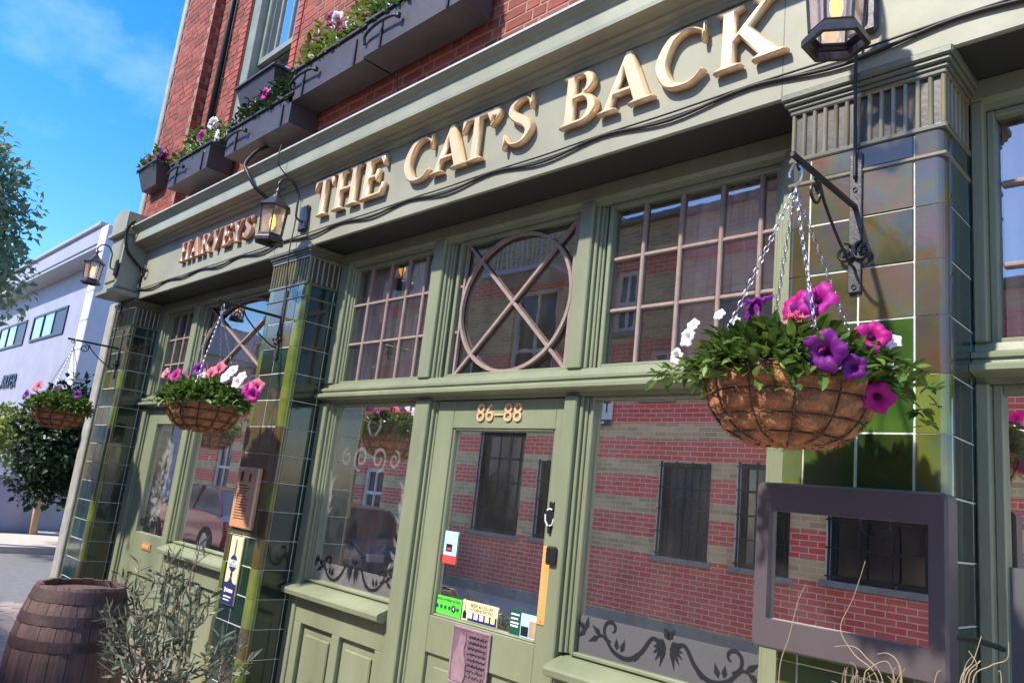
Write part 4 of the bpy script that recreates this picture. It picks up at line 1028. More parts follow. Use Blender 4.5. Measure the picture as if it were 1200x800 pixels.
def make_basket(label, loc, seed, flowers):
    random.seed(seed)
    t = thing('hanging_basket', label, 'hanging basket', loc, 0, 'flower baskets hung along the pub front')
    R0 = .236; n = 96; m = 26; b = MB(); vs = []
    for j in range(m+1):
        ph = (PI/2)*j/m; 
        for i in range(n):
            a = 2*PI*i/n; bul = .024*abs(math.sin(6*a))**.7*abs(math.sin(PI*ph/.36))**.7 
            rr = R0*max(0.0, math.cos(ph))**.62; zz = -.205*math.sin(ph)
            v = Vector((math.cos(a)*rr, math.sin(a)*rr, zz)); nn = Vector((math.cos(a)*math.cos(ph), math.sin(a)*math.cos(ph), -math.sin(ph)))
            v = v+nn*(bul+.010*noise.noise(v*22)+.006*noise.noise(v*60+Vector((seed,0,0)))-.014); vs.append(v)
    b.add(vs, [(j*n+i, j*n+(i+1) % n, (j+1)*n+(i+1) % n, (j+1)*n+i) for j in range(m) for i in range(n)])
    ln = b.build('coir_liner', 'coir', t, smooth=True)
    # loose fibres
    fb_ = MB()
    for i in range(900):
        a = random.uniform(0, 2*PI); ph = random.uniform(0, 1.35); rr = R0*max(0.0, math.cos(ph))**.62+.004; p = Vector((math.cos(a)*rr, math.sin(a)*rr, -.205*math.sin(ph)))
        tn = Vector((-math.sin(a), math.cos(a), random.uniform(-1, 1))).normalized()*random.uniform(.02, .05); nn = p.normalized()
        fb_.tube([p-tn*.5+nn*.000, p+nn*random.uniform(.004,.014), p+tn*.5+nn*.002], .0006, 3)
    stuff(fb_.build('coir_fibres', 'coir', t, fix=False))
    MB().lathe([(0,-.03),(R0-.01,-.02)], 32).build('soil', 'soil', t)
    wr = lambda ph: (R0*max(0.0, math.cos(ph))**.62+.006, -.205*math.sin(ph))
    for ph in (0.0, .36, .72, 1.08):
        r, z = wr(ph); MB().tube([(r*math.cos(2*PI*i/48), r*math.sin(2*PI*i/48), z) for i in range(48)], .0042 if ph == 0 else .0032, 5, True).build('wire_ring', 'black_iron', t)
    for k_ in range(12):
        a = 2*PI*k_/12; MB().tube([(wr(.1*i)[0]*math.cos(a), wr(.1*i)[0]*math.sin(a), wr(.1*i)[1]) for i in range(15)], .0032, 5).build('wire_rib', 'black_iron', t)
    # chains and hook
    top = Vector((0, 0, .60))
    hk = catmull([(.0,0,.60),(.016,0,.625),(.020,0,.655),(.0,0,.685),(-.020,0,.66),(-.018,0,.64)], 6); MB().tube(hk, .0042, 6).build('hook', 'steel', t)
    for k_ in range(4):
        a = PI/4+k_*PI/2; e = Vector((R0*math.cos(a), R0*math.sin(a), 0)); ax = (e-top); L_ = ax.length; ax.normalize(); nl = int(L_/.019); cb = MB()
        u = ax.orthogonal().normalized(); v2 = ax.cross(u)
        for i in range(nl):
            c = top+ax*(L_*(i+.5)/nl); w_ = u if i % 2 else v2
            pts = [c+ax*(.0125*math.cos(q_*PI/4))+w_*(.0062*math.sin(q_*PI/4)) for q_ in range(8)]; cb.tube(pts, .0017, 4, True)
        cb.build('chain', 'steel', t)
    # foliage spilling over the rim
    fo = MB()
    for i in range(1500):
        a = random.uniform(0, 2*PI); rr = R0*math.sqrt(random.random())*1.12; hump = .11*(1-(rr/(R0*1.15))**2)+.02
        z = random.uniform(-.02, hump+.02+.03*noise.noise(Vector((math.cos(a)*3, math.sin(a)*3, seed))))
        if rr > R0*.98: z -= random.uniform(0, .05)
        p = Vector((rr*math.cos(a), rr*math.sin(a), z)); d = Vector((math.cos(a)*.8, math.sin(a)*.8, random.uniform(-.2, .9)))+rv()*.6
        l = random.uniform(.035, .075); leaf_geo2(fo, p, d, Vector((0,0,1))+rv()*.5, l, l*.24)
    for a, ln_, dr_ in ((0.1,.16,.10),(.35,.13,.16),(2.9,.15,.03),(3.25,.20,.02),(3.42,.18,.05),(5.2,.10,.12),(4.4,.08,.08),(-.15,.15,.06)):      # trailing stems
        for i in range(34):
            s_ = random.random(); rr = R0*.9+ln_*s_; p = Vector((rr*math.cos(a), rr*math.sin(a), .03-dr_*s_*s_))+rv()*.028
            l = random.uniform(.03, .06); leaf_geo2(fo, p, Vector((math.cos(a), math.sin(a), .1))+rv()*.9, Vector((0,0,1))+rv()*.5, l, l*.25)
    stuff(fo.build('foliage', 'leaf', t, fix=False))
    C_ = Vector(loc)
    for (u, v, yy, m_, sz, fc) in flowers:
        p = px(u, v, yy)-C_; f = Vector(fc)
        flower(t, p, f, m_, sz*(.8 if m_ == 'petal_white' else 1.08))
    return t
TC = lambda: (random.uniform(.0,.5), -1, random.uniform(.1,.6))
BF1 = [(957,350,-.53,'petal_magenta',1.0,(.05,-1,.35)),(930,358,-.5,'petal_magenta',.9,(-.4,-.8,.3)),(940,366,-.54,'petal_purple',.9,(-.3,-1,.1)),(888,352,-.5,'petal_purple',.85,(-.2,-.3,1)),(880,370,-.52,'petal_purple',.8,(-.6,-.8,.1)),
       (934,381,-.60,'cluster',1.0,(0,-1,.2)),(966,412,-.66,'petal_purple',1.0,(.2,-1,-.3)),(962,398,-.64,'petal_magenta',.7,(0,-1,.6)),(1022,394,-.46,'petal_magenta',.85,(.4,-.9,.2)),(1028,466,-.46,'petal_magenta',.8,(.3,-.8,-.5)),
       (805,395,-.52,'petal_white',.8,(-.3,-1,.1)),(792,418,-.53,'petal_white',.7,(-.3,-1,-.1)),(812,380,-.48,'petal_white',.55,(0,-1,.4)),(1046,400,-.42,'petal_white',.6,(.4,-.9,.2)),(1043,426,-.44,'petal_white',.5,(.5,-.9,0)),(843,368,-.45,'petal_white',.5,(0,-1,.5)),(861,376,-.45,'petal_white',.45,(0,-1,.5)),(1000,430,-.62,'petal_purple',.6,(.3,-1,-.2))]
make_basket('coir basket of magenta petunias hanging before the olive tile pillar', (-1.045, -.45, 2.060), 3, BF1)
BF2 = [(213,446,-.5,'petal_magenta',1.2,(.2,-1,.3)),(204,440,-.45,'petal_magenta',1.1,(.2,-1,.4)),(232,432,-.4,'petal_purple',1.1,(.3,-1,.3)),(255,433,-.4,'petal_pink',1.2,(.2,-1,.4)),(246,438,-.45,'petal_pink',1.1,(.2,-1,.4)),(265,440,-.45,'petal_white',1.2,(.2,-1,.4)),(272,434,-.4,'petal_white',1.1,(.3,-1,.5)),(278,447,-.45,'petal_white',1.1,(.4,-1,.3)),(283,441,-.4,'petal_white',.9,(.4,-1,.3)),(236,441,-.48,'petal_white',.9,(.2,-1,.3)),
       (292,456,-.42,'petal_magenta',1.0,(.5,-1,.2)),(300,453,-.4,'petal_pink',1.0,(.5,-1,.2)),(193,437,-.45,'petal_pink',.8,(0,-1,.3)),(296,462,-.42,'petal_magenta',.9,(.5,-1,0))]
make_basket('coir basket of pink and white petunias beside the beer sign pillar', (-5.15, -.45, 2.065), 5, BF2)
BF3 = [(44,452,-.5,'petal_pink',1.2,(.3,-1,.3)),(66,458,-.5,'petal_purple',1.1,(.3,-1,.3)),(30,462,-.45,'petal_purple',1.0,(.2,-1,.2)),(90,462,-.45,'petal_purple',.8,(.5,-1,.2)),(52,512,-.5,'petal_white',.5,(.3,-1,-.2))]
make_basket('shaded coir basket of dark flowers at the street corner', (-8.52, -.45, 2.065), 8, BF3)
random.seed(21)

# ================================================================== window boxes
def window_box(label, x0, x1, z0, z1, y0=-.16, y1=.07, n_fl=6, cols=('petal_magenta','petal_white','petal_pink'), taper=0.0, dens=420, leafm='leaf', rail_on=True, hh=.22):
    c = ((x0+x1)/2, (y0+y1)/2, z0); hx_, hy = (x1-x0)/2, (y1-y0)/2; H = z1-z0
    t = thing('window_box', label, 'window box', c, 0, 'black window boxes above the fascia')
    b = MB(); tp = taper
    vs = [(-hx_+tp,-hy+tp,0),(hx_-tp,-hy+tp,0),(hx_-tp,hy,0),(-hx_+tp,hy,0),(-hx_,-hy,H),(hx_,-hy,H),(hx_,hy,H),(-hx_,hy,H)]
    b.add(vs, [(3,2,1,0),(0,1,5,4),(1,2,6,5),(2,3,7,6),(3,0,4,7)]); e = .018
    b.cbox(-hx_-e, hx_+e, -hy-e, -hy+.012, H-.002, H+.024, .004).cbox(-hx_-e, -hx_+.012, -hy+.013, hy, H-.002, H+.024, .004).cbox(hx_-.012, hx_+e, -hy+.013, hy, H-.002, H+.024, .004)
    tr = b.build('trough', 'box_paint', t)
    MB().add([(-hx_+.01,-hy+.01,H-.02),(hx_-.01,-hy+.01,H-.02),(hx_-.01,hy,H-.02),(-hx_+.01,hy,H-.02)], [(0,1,2,3)]).build('soil', 'soil', t)
    if rail_on:
        pts = catmull([(-hx_+.02,-hy-.012,H*.30),(-hx_+.04,-hy-.03,H*.52),(-hx_+.18,-hy-.045,H*.60),(-hx_+.34,-hy-.045,H*.58),(-hx_+.42,-hy-.035,H*.50)], 5); MB().tube(pts, .011, 6).build('iron_rail', 'black_iron', t, smooth=True)
        MB().lathe([(0,-.02),(.02,-.012),(.02,.012),(0,.02)], 10).build('rail_knob', 'black_iron', t, loc=(-hx_+.42,-hy-.035,H*.50))
        for xx in (-hx_+.20, hx_-.12): MB().prism_xz([(xx-.010,0),(xx+.010,0),(xx+.008,H*.55),(xx,H*.78),(xx-.008,H*.55)], -hy-.012, -hy-.001).build('iron_strap', 'black_iron', t)
    fo = MB()
    for i in range(int(dens*1.5*(x1-x0))):
        x = random.uniform(-hx_, hx_); y = random.uniform(-hy*1.0, hy); top = hh*(.85+.6*noise.noise(Vector((x*5+c[0]*3, y*5, 1))))*(1.0)+.03
        z = H+random.uniform(-.02, max(.03, top)); 
        if y < -hy*.8: z = H+random.uniform(-.02, .12)
        l = random.uniform(.04, .085); leaf_geo2(fo, Vector((x,y,z)), Vector((random.uniform(-.6,.6), -.5, random.uniform(0,.8)))+rv()*.6, Vector((0,-.4,1))+rv()*.5, l, l*.26)
    stuff(fo.build('foliage', leafm, t, fix=False))
    for i in range(n_fl):
        x = random.uniform(-hx_*.95, hx_*.95); flower(t, (x, random.uniform(-hy, -hy*.2), H+random.uniform(.06, hh*.85)), (random.uniform(-.2,.6), -1, random.uniform(-.3,.4)), random.choice(cols), random.uniform(1.0, 1.45))
    return t
window_box('tapered trough at the far corner end of the window box row', -8.75, -8.22, 4.50, 4.72, -.16, .09, 5, ('petal_purple','petal_magenta'), .06, 420, 'leaf', False, .16)
window_box('black window box with white blooms under the brick pilaster', -7.72, -6.80, 4.295, 4.53, -.16, .07, 9, ('petal_white','petal_magenta','petal_white'), 0, 480, 'leaf', True, .30)
window_box('black window box with ferny green growth below the sash window', -6.42, -5.30, 4.295, 4.53, -.16, .07, 3, ('petal_magenta','petal_pink'), 0, 620, 'leaf_dark', True, .28)
window_box('empty tapered trough on the sill of the sash window', -6.42, -5.72, 4.72, 4.93, -.17, .09, 0, ('petal_white',), .06, 10, 'leaf', False, .05)
window_box('black window box with magenta blooms and yellowish leaves right of the sash', -5.35, -4.32, 4.47, 4.73, -.16, .07, 15, ('petal_magenta','petal_pink','petal_magenta','petal_white'), 0, 760, 'leaf_yellow', True, .38)
window_box('black window box with white blooms above the word CAT', -4.30, -3.28, 4.47, 4.73, -.18, .06, 11, ('petal_white',), 0, 760, 'leaf', True, .42)

# ================================================================== menu case, signs on the pillars
mc = thing('menu_case', 'dark grey framed glass menu case fixed to the olive tile pillar', 'menu case', (-1.022, -.10, 1.505))
def rrect(hw, hh, r, n=5): 
    o = []
    for cx, cz, a0 in ((hw-r, hh-r, 0), (-hw+r, hh-r, 90), (-hw+r, -hh+r, 180), (hw-r, -hh+r, 270)): o += [(cx+r*math.cos(math.radians(a0+90*i/n)), cz+r*math.sin(math.radians(a0+90*i/n))) for i in range(n+1)]
    return o
oo = rrect(.298, .268, .022); o2 = rrect(.290, .260, .018); ii = rrect(.247, .174, .004); b = MB(); n = len(oo); vs = []
for lp_, y in ((oo, .095), (oo, .012), (o2, .0), (ii, .0), (ii, .030)): vs += [(x, y, z) for x, z in lp_]
ctr = .012
vs = [(x, y, z) for x, y, z in vs]
b.add(vs, [(j*n+i, j*n+(i+1) % n, (j+1)*n+(i+1) % n, (j+1)*n+i) for j in range(4) for i in range(n)]); b.build('frame', 'menu_frame', mc)
MB().box(-.25, .25, .058, .07, -.18, .18).build('back_board', 'opp_dark', mc); MB().add([(-.247,.029,-.174),(.247,.029,-.174),(.247,.029,.174),(-.247,.029,.174)], [(0,1,2,3)]).build('glass_pane', 'glass', mc, fix=False)
bs = thing('notice_board', 'orange brown wooden notice board with faded print above the beer sign', 'notice board', (-5.205, -.001, 1.455))
MB().cbox(-.168, .168, -.022, 0, -.21, .21, .006).build('board', 'board_wood', bs); MB().cbox(.135, .165, -.026, -.0225, -.205, .205, .003).build('edge_strip', 'sign_cream', bs)
b = MB()
for i in range(13): b.box(-.12, .06-.05*random.random(), -.0232, -.0222, .08-i*.019, .086-i*.019)
b.build('print', 'hoop', bs); 
b = MB(); b.box(-.11, -.07, -.0232, -.0222, .11, .18); b.box(.02, .05, -.0232, -.0222, .11, .17); b.build('emblem', 'hoop', bs)
bc = thing('beer_sign', 'cream and navy cask ale sign with a handpump under the notice board', 'sign', (-5.212, -.001, .965))
MB().cbox(-.088, .088, -.016, 0, -.23, .225, .004).build('plate', 'sign_cream', bc); MB().box(-.0875, .0875, -.0172, -.0162, -.225, -.085).build('navy_panel', 'sign_navy', bc)
MB().prism_xz([(-.006,.205),(.006,.205),(.012,.06),(-.012,.06)], -.0174, -.0162).build('pump_handle', 'sign_navy', bc)
MB().lathe([(0,0),(.056,0)], 26).build('roundel', 'sign_navy', bc, loc=(0,-.0178,.045), rot=(PI/2,0,0)); MB().box(-.066, .066, -.0190, -.0182, .022, .068).build('roundel_band', 'white_ink', bc)
text('CASK', .03, 'sign_navy', bc, (0,-.0196,.056), .0003); text('MARQUE', .026, 'sign_navy', bc, (0,-.0196,.033), .0003)
MB().prism_xz([(-.012,-.01),(.012,-.01),(.018,-.035),(.010,-.05),(.03,-.075),(.05,-.0845),(-.05,-.0845),(-.03,-.075),(-.010,-.05),(-.018,-.035)], -.0174, -.0162).build('pump_base', 'sign_navy', bc)
MB().prism_xz([(-.06,-.15),(-.045,-.15),(-.04,-.12),(-.065,-.12)], -.0186, -.0176).build('mark', 'white_ink', bc)
b = MB().box(-.03, .06, -.0186, -.0176, -.145, -.125).box(-.06, .05, -.0186, -.0176, -.18, -.172).box(-.06, .03, -.0186, -.0176, -.20, -.193); b.build('print', 'white_ink', bc)

# ================================================================== barrel
br = thing('barrel', 'weathered oak barrel with rusty hoops standing on the pavement', 'barrel', (-5.12, -.98, 0))
Hb = .88; rad = lambda z: .232+.085*(1-((z-Hb/2)/(Hb/2))**2)
ns = 22
for s_ in range(ns):
    a0 = 2*PI*s_/ns+.006; a1 = 2*PI*(s_+1)/ns-.006; b = MB(); vs = []; dr_ = random.uniform(-.002, .002)
    for j in range(15):
        z = Hb*j/14+ (random.uniform(-.004,.004) if j in (0,14) else 0)
        for (a, rr) in ((a0, -.024), (a0, -.001), ((a0+a1)/2, .001), (a1, -.001), (a1, -.024)): vs.append(((rad(z)+rr+dr_)*math.cos(a), (rad(z)+rr+dr_)*math.sin(a), z))
    fs = [(j*5+k_, j*5+(k_+1) % 5, (j+1)*5+(k_+1) % 5, (j+1)*5+k_) for j in range(14) for k_ in range(5)]+[tuple(range(5)), tuple(14*5+k_ for k_ in range(5))]
    b.add(vs, fs).build('stave', 'barrel_wood', br)
for z0, z1 in ((.02,.07),(.15,.20),(.28,.33),(.55,.605),(.68,.735),(.80,.862)):
    MB().lathe([(rad(z0)+.0005,z0),(rad(z0)+.004,z0),(rad(z1)+.004,z1),(rad(z1)+.0005,z1)], 48).build('hoop', 'hoop', br)
hd = MB().lathe([(0,Hb-.035),(rad(Hb)-.02,Hb-.035)], 40); hd.build('head', 'barrel_wood', br)

# ================================================================== olive shrub
sh = thing('olive_shrub', 'grey green olive shrub growing beside the barrel', 'shrub', (-4.12, -.80, 0))
MB().lathe([(.0,.0),(.15,.0),(.19,.30),(.20,.31),(.20,.34),(.175,.34),(.165,.29),(0,.29)], 28).build('pot', 'terracotta', sh)
random.seed(5)
lm = MB(); leaf_geo2(lm, Vector((0,0,0)), Vector((0,0,1)), Vector((0,-1,0)), .078, .0085, .15); leaf_me = lm.mesh('leaf', 'leaf_olive')
stem = MB(); nleaf = 0; more_l = MB()
def sprig(p0, p1, n):
    global nleaf
    p0, p1 = Vector(p0), Vector(p1); mid = (p0+p1)/2+rv()*.05; pts = catmull([p0, mid, p1], 5); stem.tube(pts, [.006*(1-.75*i/(len(pts)-1)) for i in range(len(pts))], 5)
    d = (p1-p0).normalized()
    for i in range(n):
        t_ = .25+.75*i/n; p = pts[min(len(pts)-1, int(t_*(len(pts)-1)))]+rv()*.004
        v = (d*.6+rv()*.9).normalized(); 
        if nleaf < 290:
            o = link('leaf', leaf_me, sh, p); o.rotation_mode = 'QUATERNION'; o.rotation_quaternion = v.to_track_quat('Z', 'Y') @ Matrix.Rotation(random.uniform(0,6.3), 3, 'Z').to_quaternion(); s_ = random.uniform(.7, 1.35); o.scale = (s_, s_, s_)
        else: leaf_geo2(more_l, p, v, rv(), .076*random.uniform(.7,1.3), .0085, .15)
        nleaf += 1
base = Vector((0,0,.30)); O = Vector((-4.12,-.80,0))
tips = [(140,668,-.75),(165,655,-.62),(190,660,-.6),(205,640,-.55),(215,675,-.6),(240,690,-.6),(235,690,-.65),(285,740,-.6),(292,770,-.6),(180,700,-.75),(150,710,-.85),(125,700,-.95),(133,745,-.95),(160,740,-.9),(190,745,-.85),(215,720,-.75),(170,780,-.95),(140,790,-1.0),(200,790,-.9),(235,640,-.5),(228,770,-.8),(270,760,-.65),(120,770,-1.05),(155,685,-.7),(205,690,-.65),(220,745,-.8),(185,770,-.95),(145,730,-.98),(128,725,-.98)]
for (u, v, yy) in tips:
    tp = px(u, v, yy)-O; br0 = base+(tp-base)*.45+Vector((0,0,.03))+rv()*.04
    stem.tube([base+rv()*.03, base+(br0-base)*.5+rv()*.03, br0], [.010, .008, .006], 5); sprig(br0, tp, 12)
    for k_ in range(2): sprig(br0+(tp-br0)*random.uniform(.2,.6), tp+rv()*.09, 6)
stem.build('stems', 'bark', sh); stuff(more_l.build('foliage', 'leaf_olive', sh, fix=False))

# ================================================================== dry plant in the trough under the menu case
dp = thing('dry_plant', 'bleached dead stems rising in front of the menu case', 'plant', (-.80, -.42, 0))
MB().cbox(-.55, .45, -.16, .16, 0, .60, .015).build('planter', 'box_paint', dp); MB().box(-.53, .43, -.14, .14, .60, .605).build('soil', 'soil', dp)
Od = Vector((-.80,-.42,0)); random.seed(9)
def stalk(pixs, y, r=.0028, kind=0):
    r *= .62; P = [px(u, v, y)-Od for u, v in pixs]; MB().tube(catmull(P, 6), [r*(1.1-.6*i/(6*(len(P)-1))) for i in range(6*(len(P)-1)+1)], 5).build('stalk', 'twig', dp, smooth=True)
stalk([(915,900),(913,790),(925,745),(935,705),(944,685)], -.42, .0026); stalk([(888,900),(888,800),(893,785),(901,771)], -.42, .0022)
stalk([(1030,900),(1030,800),(1000,765),(985,735),(1000,700),(1014,657)], -.46, .0026); stalk([(1040,900),(1035,800),(1015,770),(1000,757),(978,757)], -.46); stalk([(1060,900),(1057,800),(1052,775),(1040,765),(1028,766)], -.46)
stalk([(1010,900),(1012,800),(1020,782),(1040,775),(1050,800)], -.47); stalk([(1120,900),(1125,800),(1140,775),(1150,745)], -.40); stalk([(1140,900),(1135,800),(1145,780),(1135,762)], -.40); stalk([(1150,900),(1140,800),(1160,780),(1180,772),(1182,752)], -.40); stalk([(1130,900),(1130,800),(1148,775),(1146,776)], -.40); stalk([(1080,900),(1095,800),(1102,785)], -.42)
for i in range(34):
    u = random.choice((random.uniform(985,1060), random.uniform(985,1060), random.uniform(1120,1180))); v = random.uniform(780, 812)
    stalk([(u+random.uniform(-10,10), 900), (u, v+14), (u+random.uniform(-14,14), v+random.uniform(-14,8))], random.uniform(-.5,-.40), .002)

# ================================================================== planting across the side street
def tree(name, label, loc, crown_c, crown_r, n, ln, m, trunk_r=.12, clumps=9, cat='tree'):
    t = thing(name, label, cat, loc); c = Vector(crown_c); tk = MB()
    tk.tube(catmull([(0,0,0),(.05,.03,c.z*.35),(c.x*.6,c.y*.6,c.z*.75),(c.x,c.y,c.z)], 4), [trunk_r*(1-.06*i) for i in range(13)], 8)
    cl = []
    for i in range(clumps):
        v = rv(); p = c+Vector((v.x*crown_r[0], v.y*crown_r[1], v.z*crown_r[2]))*random.uniform(.35, .8); cl.append(p); tk.tube([c-Vector((0,0,crown_r[2]*.4)), (c+p)/2+rv()*.1, p], [trunk_r*.4, trunk_r*.25, trunk_r*.1], 5)
    tk.build('trunk', 'bark', t); b = MB()
    for p in cl:
        q = cloud(n//clumps, p, (crown_r[0]*.5, crown_r[1]*.5, crown_r[2]*.42), ln, ln*.3, .1, .3); b.add(q.v, q.f)
    o = b.build('crown', m, t, fix=False); stuff(o); return t
random.seed(31)
tree('street_tree', 'tall pale green street tree in front of the white building', (-16.6, -1.35, 0), (.1, .35, 5.55), (1.9, 1.75, 2.1), 9000, .16, 'leaf_tree', .16, 16)
tree('ivy_bush', 'dark glossy bush leaning over the side street wall behind the corner basket', (-15.0, 1.95, 0), (.1, -.35, 1.85), (1.2, 1.0, 1.35), 6500, .13, 'leaf_dark', .09, 12, 'bush')
tree('hedge_bush', 'bright green hedge bush above the low white wall', (-20.2, 1.35, 0), (.0, .0, 1.75), (1.5, 1.6, .85), 3000, .14, 'leaf_yellow', .08, 8, 'bush')
tree('street_tree', 'taller tree beyond the low wall mirrored in the strip windows', (-24.5, -3.6, 0), (0, 0, 4.6), (2.6, 2.6, 2.6), 3200, .22, 'leaf_tree', .2, 12)

# ================================================================== terrace across the street (mirrored in the pub windows)
YO = -7.0; HO = 7.1
ob = thing('terrace_building', 'red and cream banded brick terrace mirrored in the pub windows', 'building', (0, YO, 0))
wins = [(-7.06,-6.15,1.10,2.52,'grid'),(-5.72,-4.52,1.10,2.55,'grid'),(-4.06,-2.9,1.15,2.55,'grid'),(-11.27,-10.04,1.08,2.95,'grid'),(-9.65,-8.9,1.10,2.45,'grid'),(-15.1,-14.35,1.0,2.1,'white'),(-13.0,-12.1,1.0,2.6,'white'),(-17.6,-16.4,.2,2.6,'white'),(-20.2,-19.2,1.0,2.6,'white'),(-23.0,-22.0,1.0,2.6,'white'),
        (-10.75,-9.6,3.35,5.75,'white'),(-12.35,-11.5,3.4,4.55,'white'),(-8.25,-7.75,4.7,5.9,'white'),(-6.3,-5.2,3.6,5.2,'white'),(-13.9,-12.9,3.5,5.6,'white'),(-16.2,-15.2,3.5,5.6,'white'),(-19.0,-18.0,3.5,5.6,'white'),(-22.0,-21.0,3.5,5.6,'white'),(-3.8,-2.8,3.6,5.2,'white'),(-7.5,-6.9,3.55,4.3,'white')]
HL = 4.75; XA, XM, XB, HM = -15.6, -8.6, -4.4, 6.7  # roofline shaped in steps to let sunlight reach the pub front
top_at = lambda x: HO if XA < x < XM else (HM if XM < x < XB else HL)
xs_ = sorted(set([-25.0, 3.0, XA, XM, XB]+[w_[0] for w_ in wins]+[w_[1] for w_ in wins])); zs_ = sorted(set([0, HO, HL, HM]+[w_[2] for w_ in wins]+[w_[3] for w_ in wins]))
b = MB()
for i in range(len(xs_)-1):
    for j in range(len(zs_)-1):
        xm, zm = (xs_[i]+xs_[i+1])/2, (zs_[j]+zs_[j+1])/2
        if any(w_[0] < xm < w_[1] and w_[2] < zm < w_[3] for w_ in wins) or zm > top_at(xm): continue
        b.add([(xs_[i],0,zs_[j]),(xs_[i+1],0,zs_[j]),(xs_[i+1],0,zs_[j+1]),(xs_[i],0,zs_[j+1])], [(0,1,2,3)])
for w_ in wins:
    x0, x1, z0, z1 = w_[:4]; b.add([(x0,0,z0),(x1,0,z0),(x1,-.14,z0),(x0,-.14,z0),(x0,0,z1),(x1,0,z1),(x1,-.14,z1),(x0,-.14,z1)], [(0,1,2,3),(4,5,6,7),(0,3,7,4),(1,2,6,5)])
for xa, xb, hh_ in ((-25, XA, HL), (XA, XM, HO), (XM, XB, HM), (XB, 3, HL)): b.add([(xa,0,0),(xa,-4,0),(xa,-4,hh_),(xa,0,hh_),(xb,0,0),(xb,-4,0),(xb,-4,hh_),(xb,0,hh_)], [(0,1,2,3),(4,5,6,7),(3,2,6,7),(1,5,6,2)])
b.build('wall', 'banded_brick', ob); [MB().cbox(xa, xb, -.3, .10, hh_, hh_+.12, .02).build('coping', 'stone', ob) for xa, xb, hh_ in ((-25.1, XA-.06, HL), (XA-.05, XM+.05, HO), (XM+.06, XB+.05, HM), (XB+.06, 3.1, HL))]; MB().cbox(-25, 3, .0, .06, 0, .16, .01).build('plinth', 'stone', ob)
for (x0, x1, z0, z1, kd) in wins:
    m = 'opp_dark' if kd == 'grid' else 'opp_frame'; fr = MB(); e = .045 if kd == 'grid' else .085
    fr.box(x0, x0+e, -.13, -.06, z0, z1).box(x1-e, x1, -.13, -.06, z0, z1).box(x0+e, x1-e, -.13, -.06, z0, z0+e).box(x0+e, x1-e, -.13, -.06, z1-e, z1)
    if kd == 'white': fr.box(x0+e, x1-e, -.125, -.07, (z0+z1)/2-.035, (z0+z1)/2+.035).box((x0+x1)/2-.025, (x0+x1)/2+.025, -.125, -.075, z0+e, z1-e)
    wn = fr.build('window', m, ob)
    MB().box(x0+.02, x1-.02, -.115, -.110, z0+.02, z1-.02).build('pane', 'car_glass', wn); MB().cbox(x0-.06, x1+.06, -.1, .05, z0-.08, z0, .008).build('sill', 'stone', wn)
    if kd == 'grid':
        gb = MB(); nx = max(3, int((x1-x0)/.3))
        for i in range(nx+1): xx = x0+.04+(x1-x0-.08)*i/nx; gb.box(xx-.012, xx+.012, .01, .03, z0-.02, z1+.02)
        for i in range(5): zz = z0+.05+(z1-z0-.1)*i/4; gb.box(x0, x1, .012, .028, zz-.010, zz+.010)
        cx, cz = (x0+x1)/2, (z0+z1)/2; gb.tube(spiral((cx,.035,cz), .17, .17, 0, 1, 24, 'xz'), .010, 5); gb.build('window_grille', 'black_iron', wn)
        MB().box(x0-.005, x0+.035, -.05, .006, z0, z1).build('reveal_strip', 'opp_frame', wn)
bl = MB(); 
for x0, x1, z0 in ((-11.0, -9.2, 5.85), (-14.2,-12.6,5.75)):
    bl = MB().cbox(x0, x1, .0, .75, z0, z0+.10, .01); bo = bl.build('balcony', 'opp_frame', ob); rl = MB().box(x0, x1, .70, .74, z0+.95, z0+1.0)
    for i in range(15): xx = x0+(x1-x0)*i/14; rl.box(xx-.01, xx+.01, .71, .73, z0+.1, z0+.95)
    rl.build('railing', 'opp_frame', bo)
es = thing('estate_board', 'white letting board on a dark post mirrored in the large pane', 'sign', (-8.30, YO+.02, 3.18))
MB().cbox(-.24, .24, .0, .04, 0, .46, .005).build('board', 'white_plastic', es); MB().box(-.24, .24, .0405, .0425, -.10, .0).build('strip', 'ink', es)
for s_, sz, zz in (('TO', .27, .20), ('US', .10, .38)): link('lettering', text_mesh(s_, sz, 'ink', .002), es, (.02, .044, zz), (PI/2, 0, PI))
MB().box(-.20, .10, .0428, .0436, -.07, -.03).build('print', 'white_plastic', es)
MB().cbox(-.30, -.24, -.01, .05, -3.18, .5, .005).build('post', 'opp_dark', es)
# pale neighbour closing the row
nb = thing('rendered_house', 'white rendered house at the end of the mirrored terrace', 'house', (-30.2, YO, 0)); MB().box(-5, 5, -9, 0, 0, 5.4).build('wall', 'white_render', nb); MB().prism_xz([(-5.2,5.4),(5.2,5.4),(0,7.4)], -9, .2).build('roof', 'opp_dark', nb)
for x in (-3.4,-1.2,1.2,3.4):
    for z in (.9, 3.3):
        wn = MB().cbox(x-.55, x+.55, -.02, .05, z, z+1.5, .01).build('window', 'opp_frame', nb); MB().box(x-.46, x+.46, .051, .056, z+.09, z+1.41).build('pane', 'car_glass', wn)

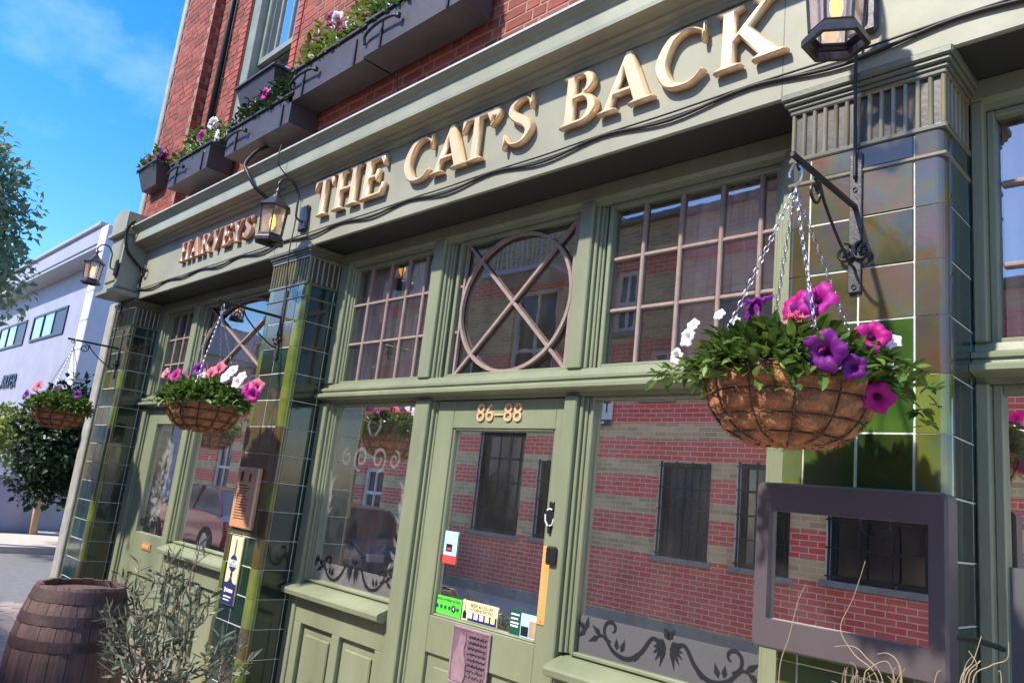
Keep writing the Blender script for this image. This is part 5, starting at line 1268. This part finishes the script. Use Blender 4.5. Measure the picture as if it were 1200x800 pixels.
# ================================================================== parked cars (mirrored)
def car(label, loc, rz, m):
    t = thing('parked_car', label, 'car', loc, rz, 'cars parked opposite the pub')
    # side outline (x length, z height), extruded with tumblehome
    low = [(-2.05,.32),(-2.1,.55),(-2.02,.80),(-1.75,.90),(-1.05,.95),(1.15,.93),(1.75,.86),(2.02,.72),(2.08,.50),(2.02,.30)]
    b = MB(); nlo = len(low); rows = [(-.84, 0.0, .97), (-.86, .0, 1), (.86, 0, 1), (.84, 0, .97)]
    vs = []
    for y, _, s_ in rows: vs += [(x*s_, y, .32+(z-.32)*(s_ if abs(y) < .85 else 1)) for x, z in low]
    b.add(vs, [(j*nlo+i, j*nlo+(i+1) % nlo, (j+1)*nlo+(i+1) % nlo, (j+1)*nlo+i) for j in range(3) for i in range(nlo)]+[tuple(range(nlo)), tuple(3*nlo+i for i in range(nlo))]); b.build('body', m, t)
    gh = [(-1.72,.90,.78),(-1.15,1.36,.60),(-.55,1.44,.58),(.25,1.42,.58),(.55,1.36,.60),(1.22,.92,.78)]; b = MB(); vs = []; k_ = len(gh)
    for x, z, y in gh: vs += [(x, -y, z), (x, y, z)]
    b.add(vs, [(2*i, 2*i+1, 2*i+3, 2*i+2) for i in range(k_-1)]+[tuple(2*i for i in range(k_)), tuple(2*i+1 for i in range(k_-1,-1,-1))]); b.build('glasshouse', 'car_glass', t)
    b = MB(); b.add([(-1.1,-.60,1.372),(-.55,-.585,1.448),(.25,-.585,1.428),(.5,-.60,1.378),(-1.1,.60,1.372),(-.55,.585,1.448),(.25,.585,1.428),(.5,.60,1.378)], [(0,1,5,4),(1,2,6,5),(2,3,7,6)]); b.build('roof', m, t)
    for s_ in (-1, 1):
        p = MB()
        for pts in ([(-1.76,s_*.79,.90),(-1.15,s_*.612,1.37)], [(-.3,s_*.775,.93),(-.25,s_*.60,1.43)], [(1.24,s_*.79,.92),(.52,s_*.612,1.37)]): p.tube(pts, .028, 6)
        p.build('pillar', m, t)
        MB().cbox(.78, .92, s_*.95-.07, s_*.95+.07, .95, 1.06, .03).build('wing_mirror', m, t)
        for x in (-1.3, 1.32):
            wh = MB().lathe([(.20,-.09),(.31,-.09),(.325,-.05),(.325,.05),(.31,.09),(.20,.09)], 24).build('wheel', 'rubber', t, loc=(x, s_*.78, .325), rot=(PI/2,0,0)); MB().lathe([(0,-.07),(.2,-.08),(.2,.08),(0,.07)], 18).build('rim', 'steel', wh)
        MB().cbox(1.93, 2.075, s_*.62-.17, s_*.62+.17, .60, .74, .03).build('headlight', 'steel', t); MB().cbox(-2.09, -1.98, s_*.68-.12, s_*.68+.12, .62, .80, .03).build('tail_light', 'sticker_red', t)
    return t
car('dark blue hatchback mirrored in the etched left pane', (-12.3, -4.75, -.11), 0, 'car_blue')
car('red hatchback mirrored in the pane beside the side door', (-16.9, -4.6, -.11), PI, 'car_red')
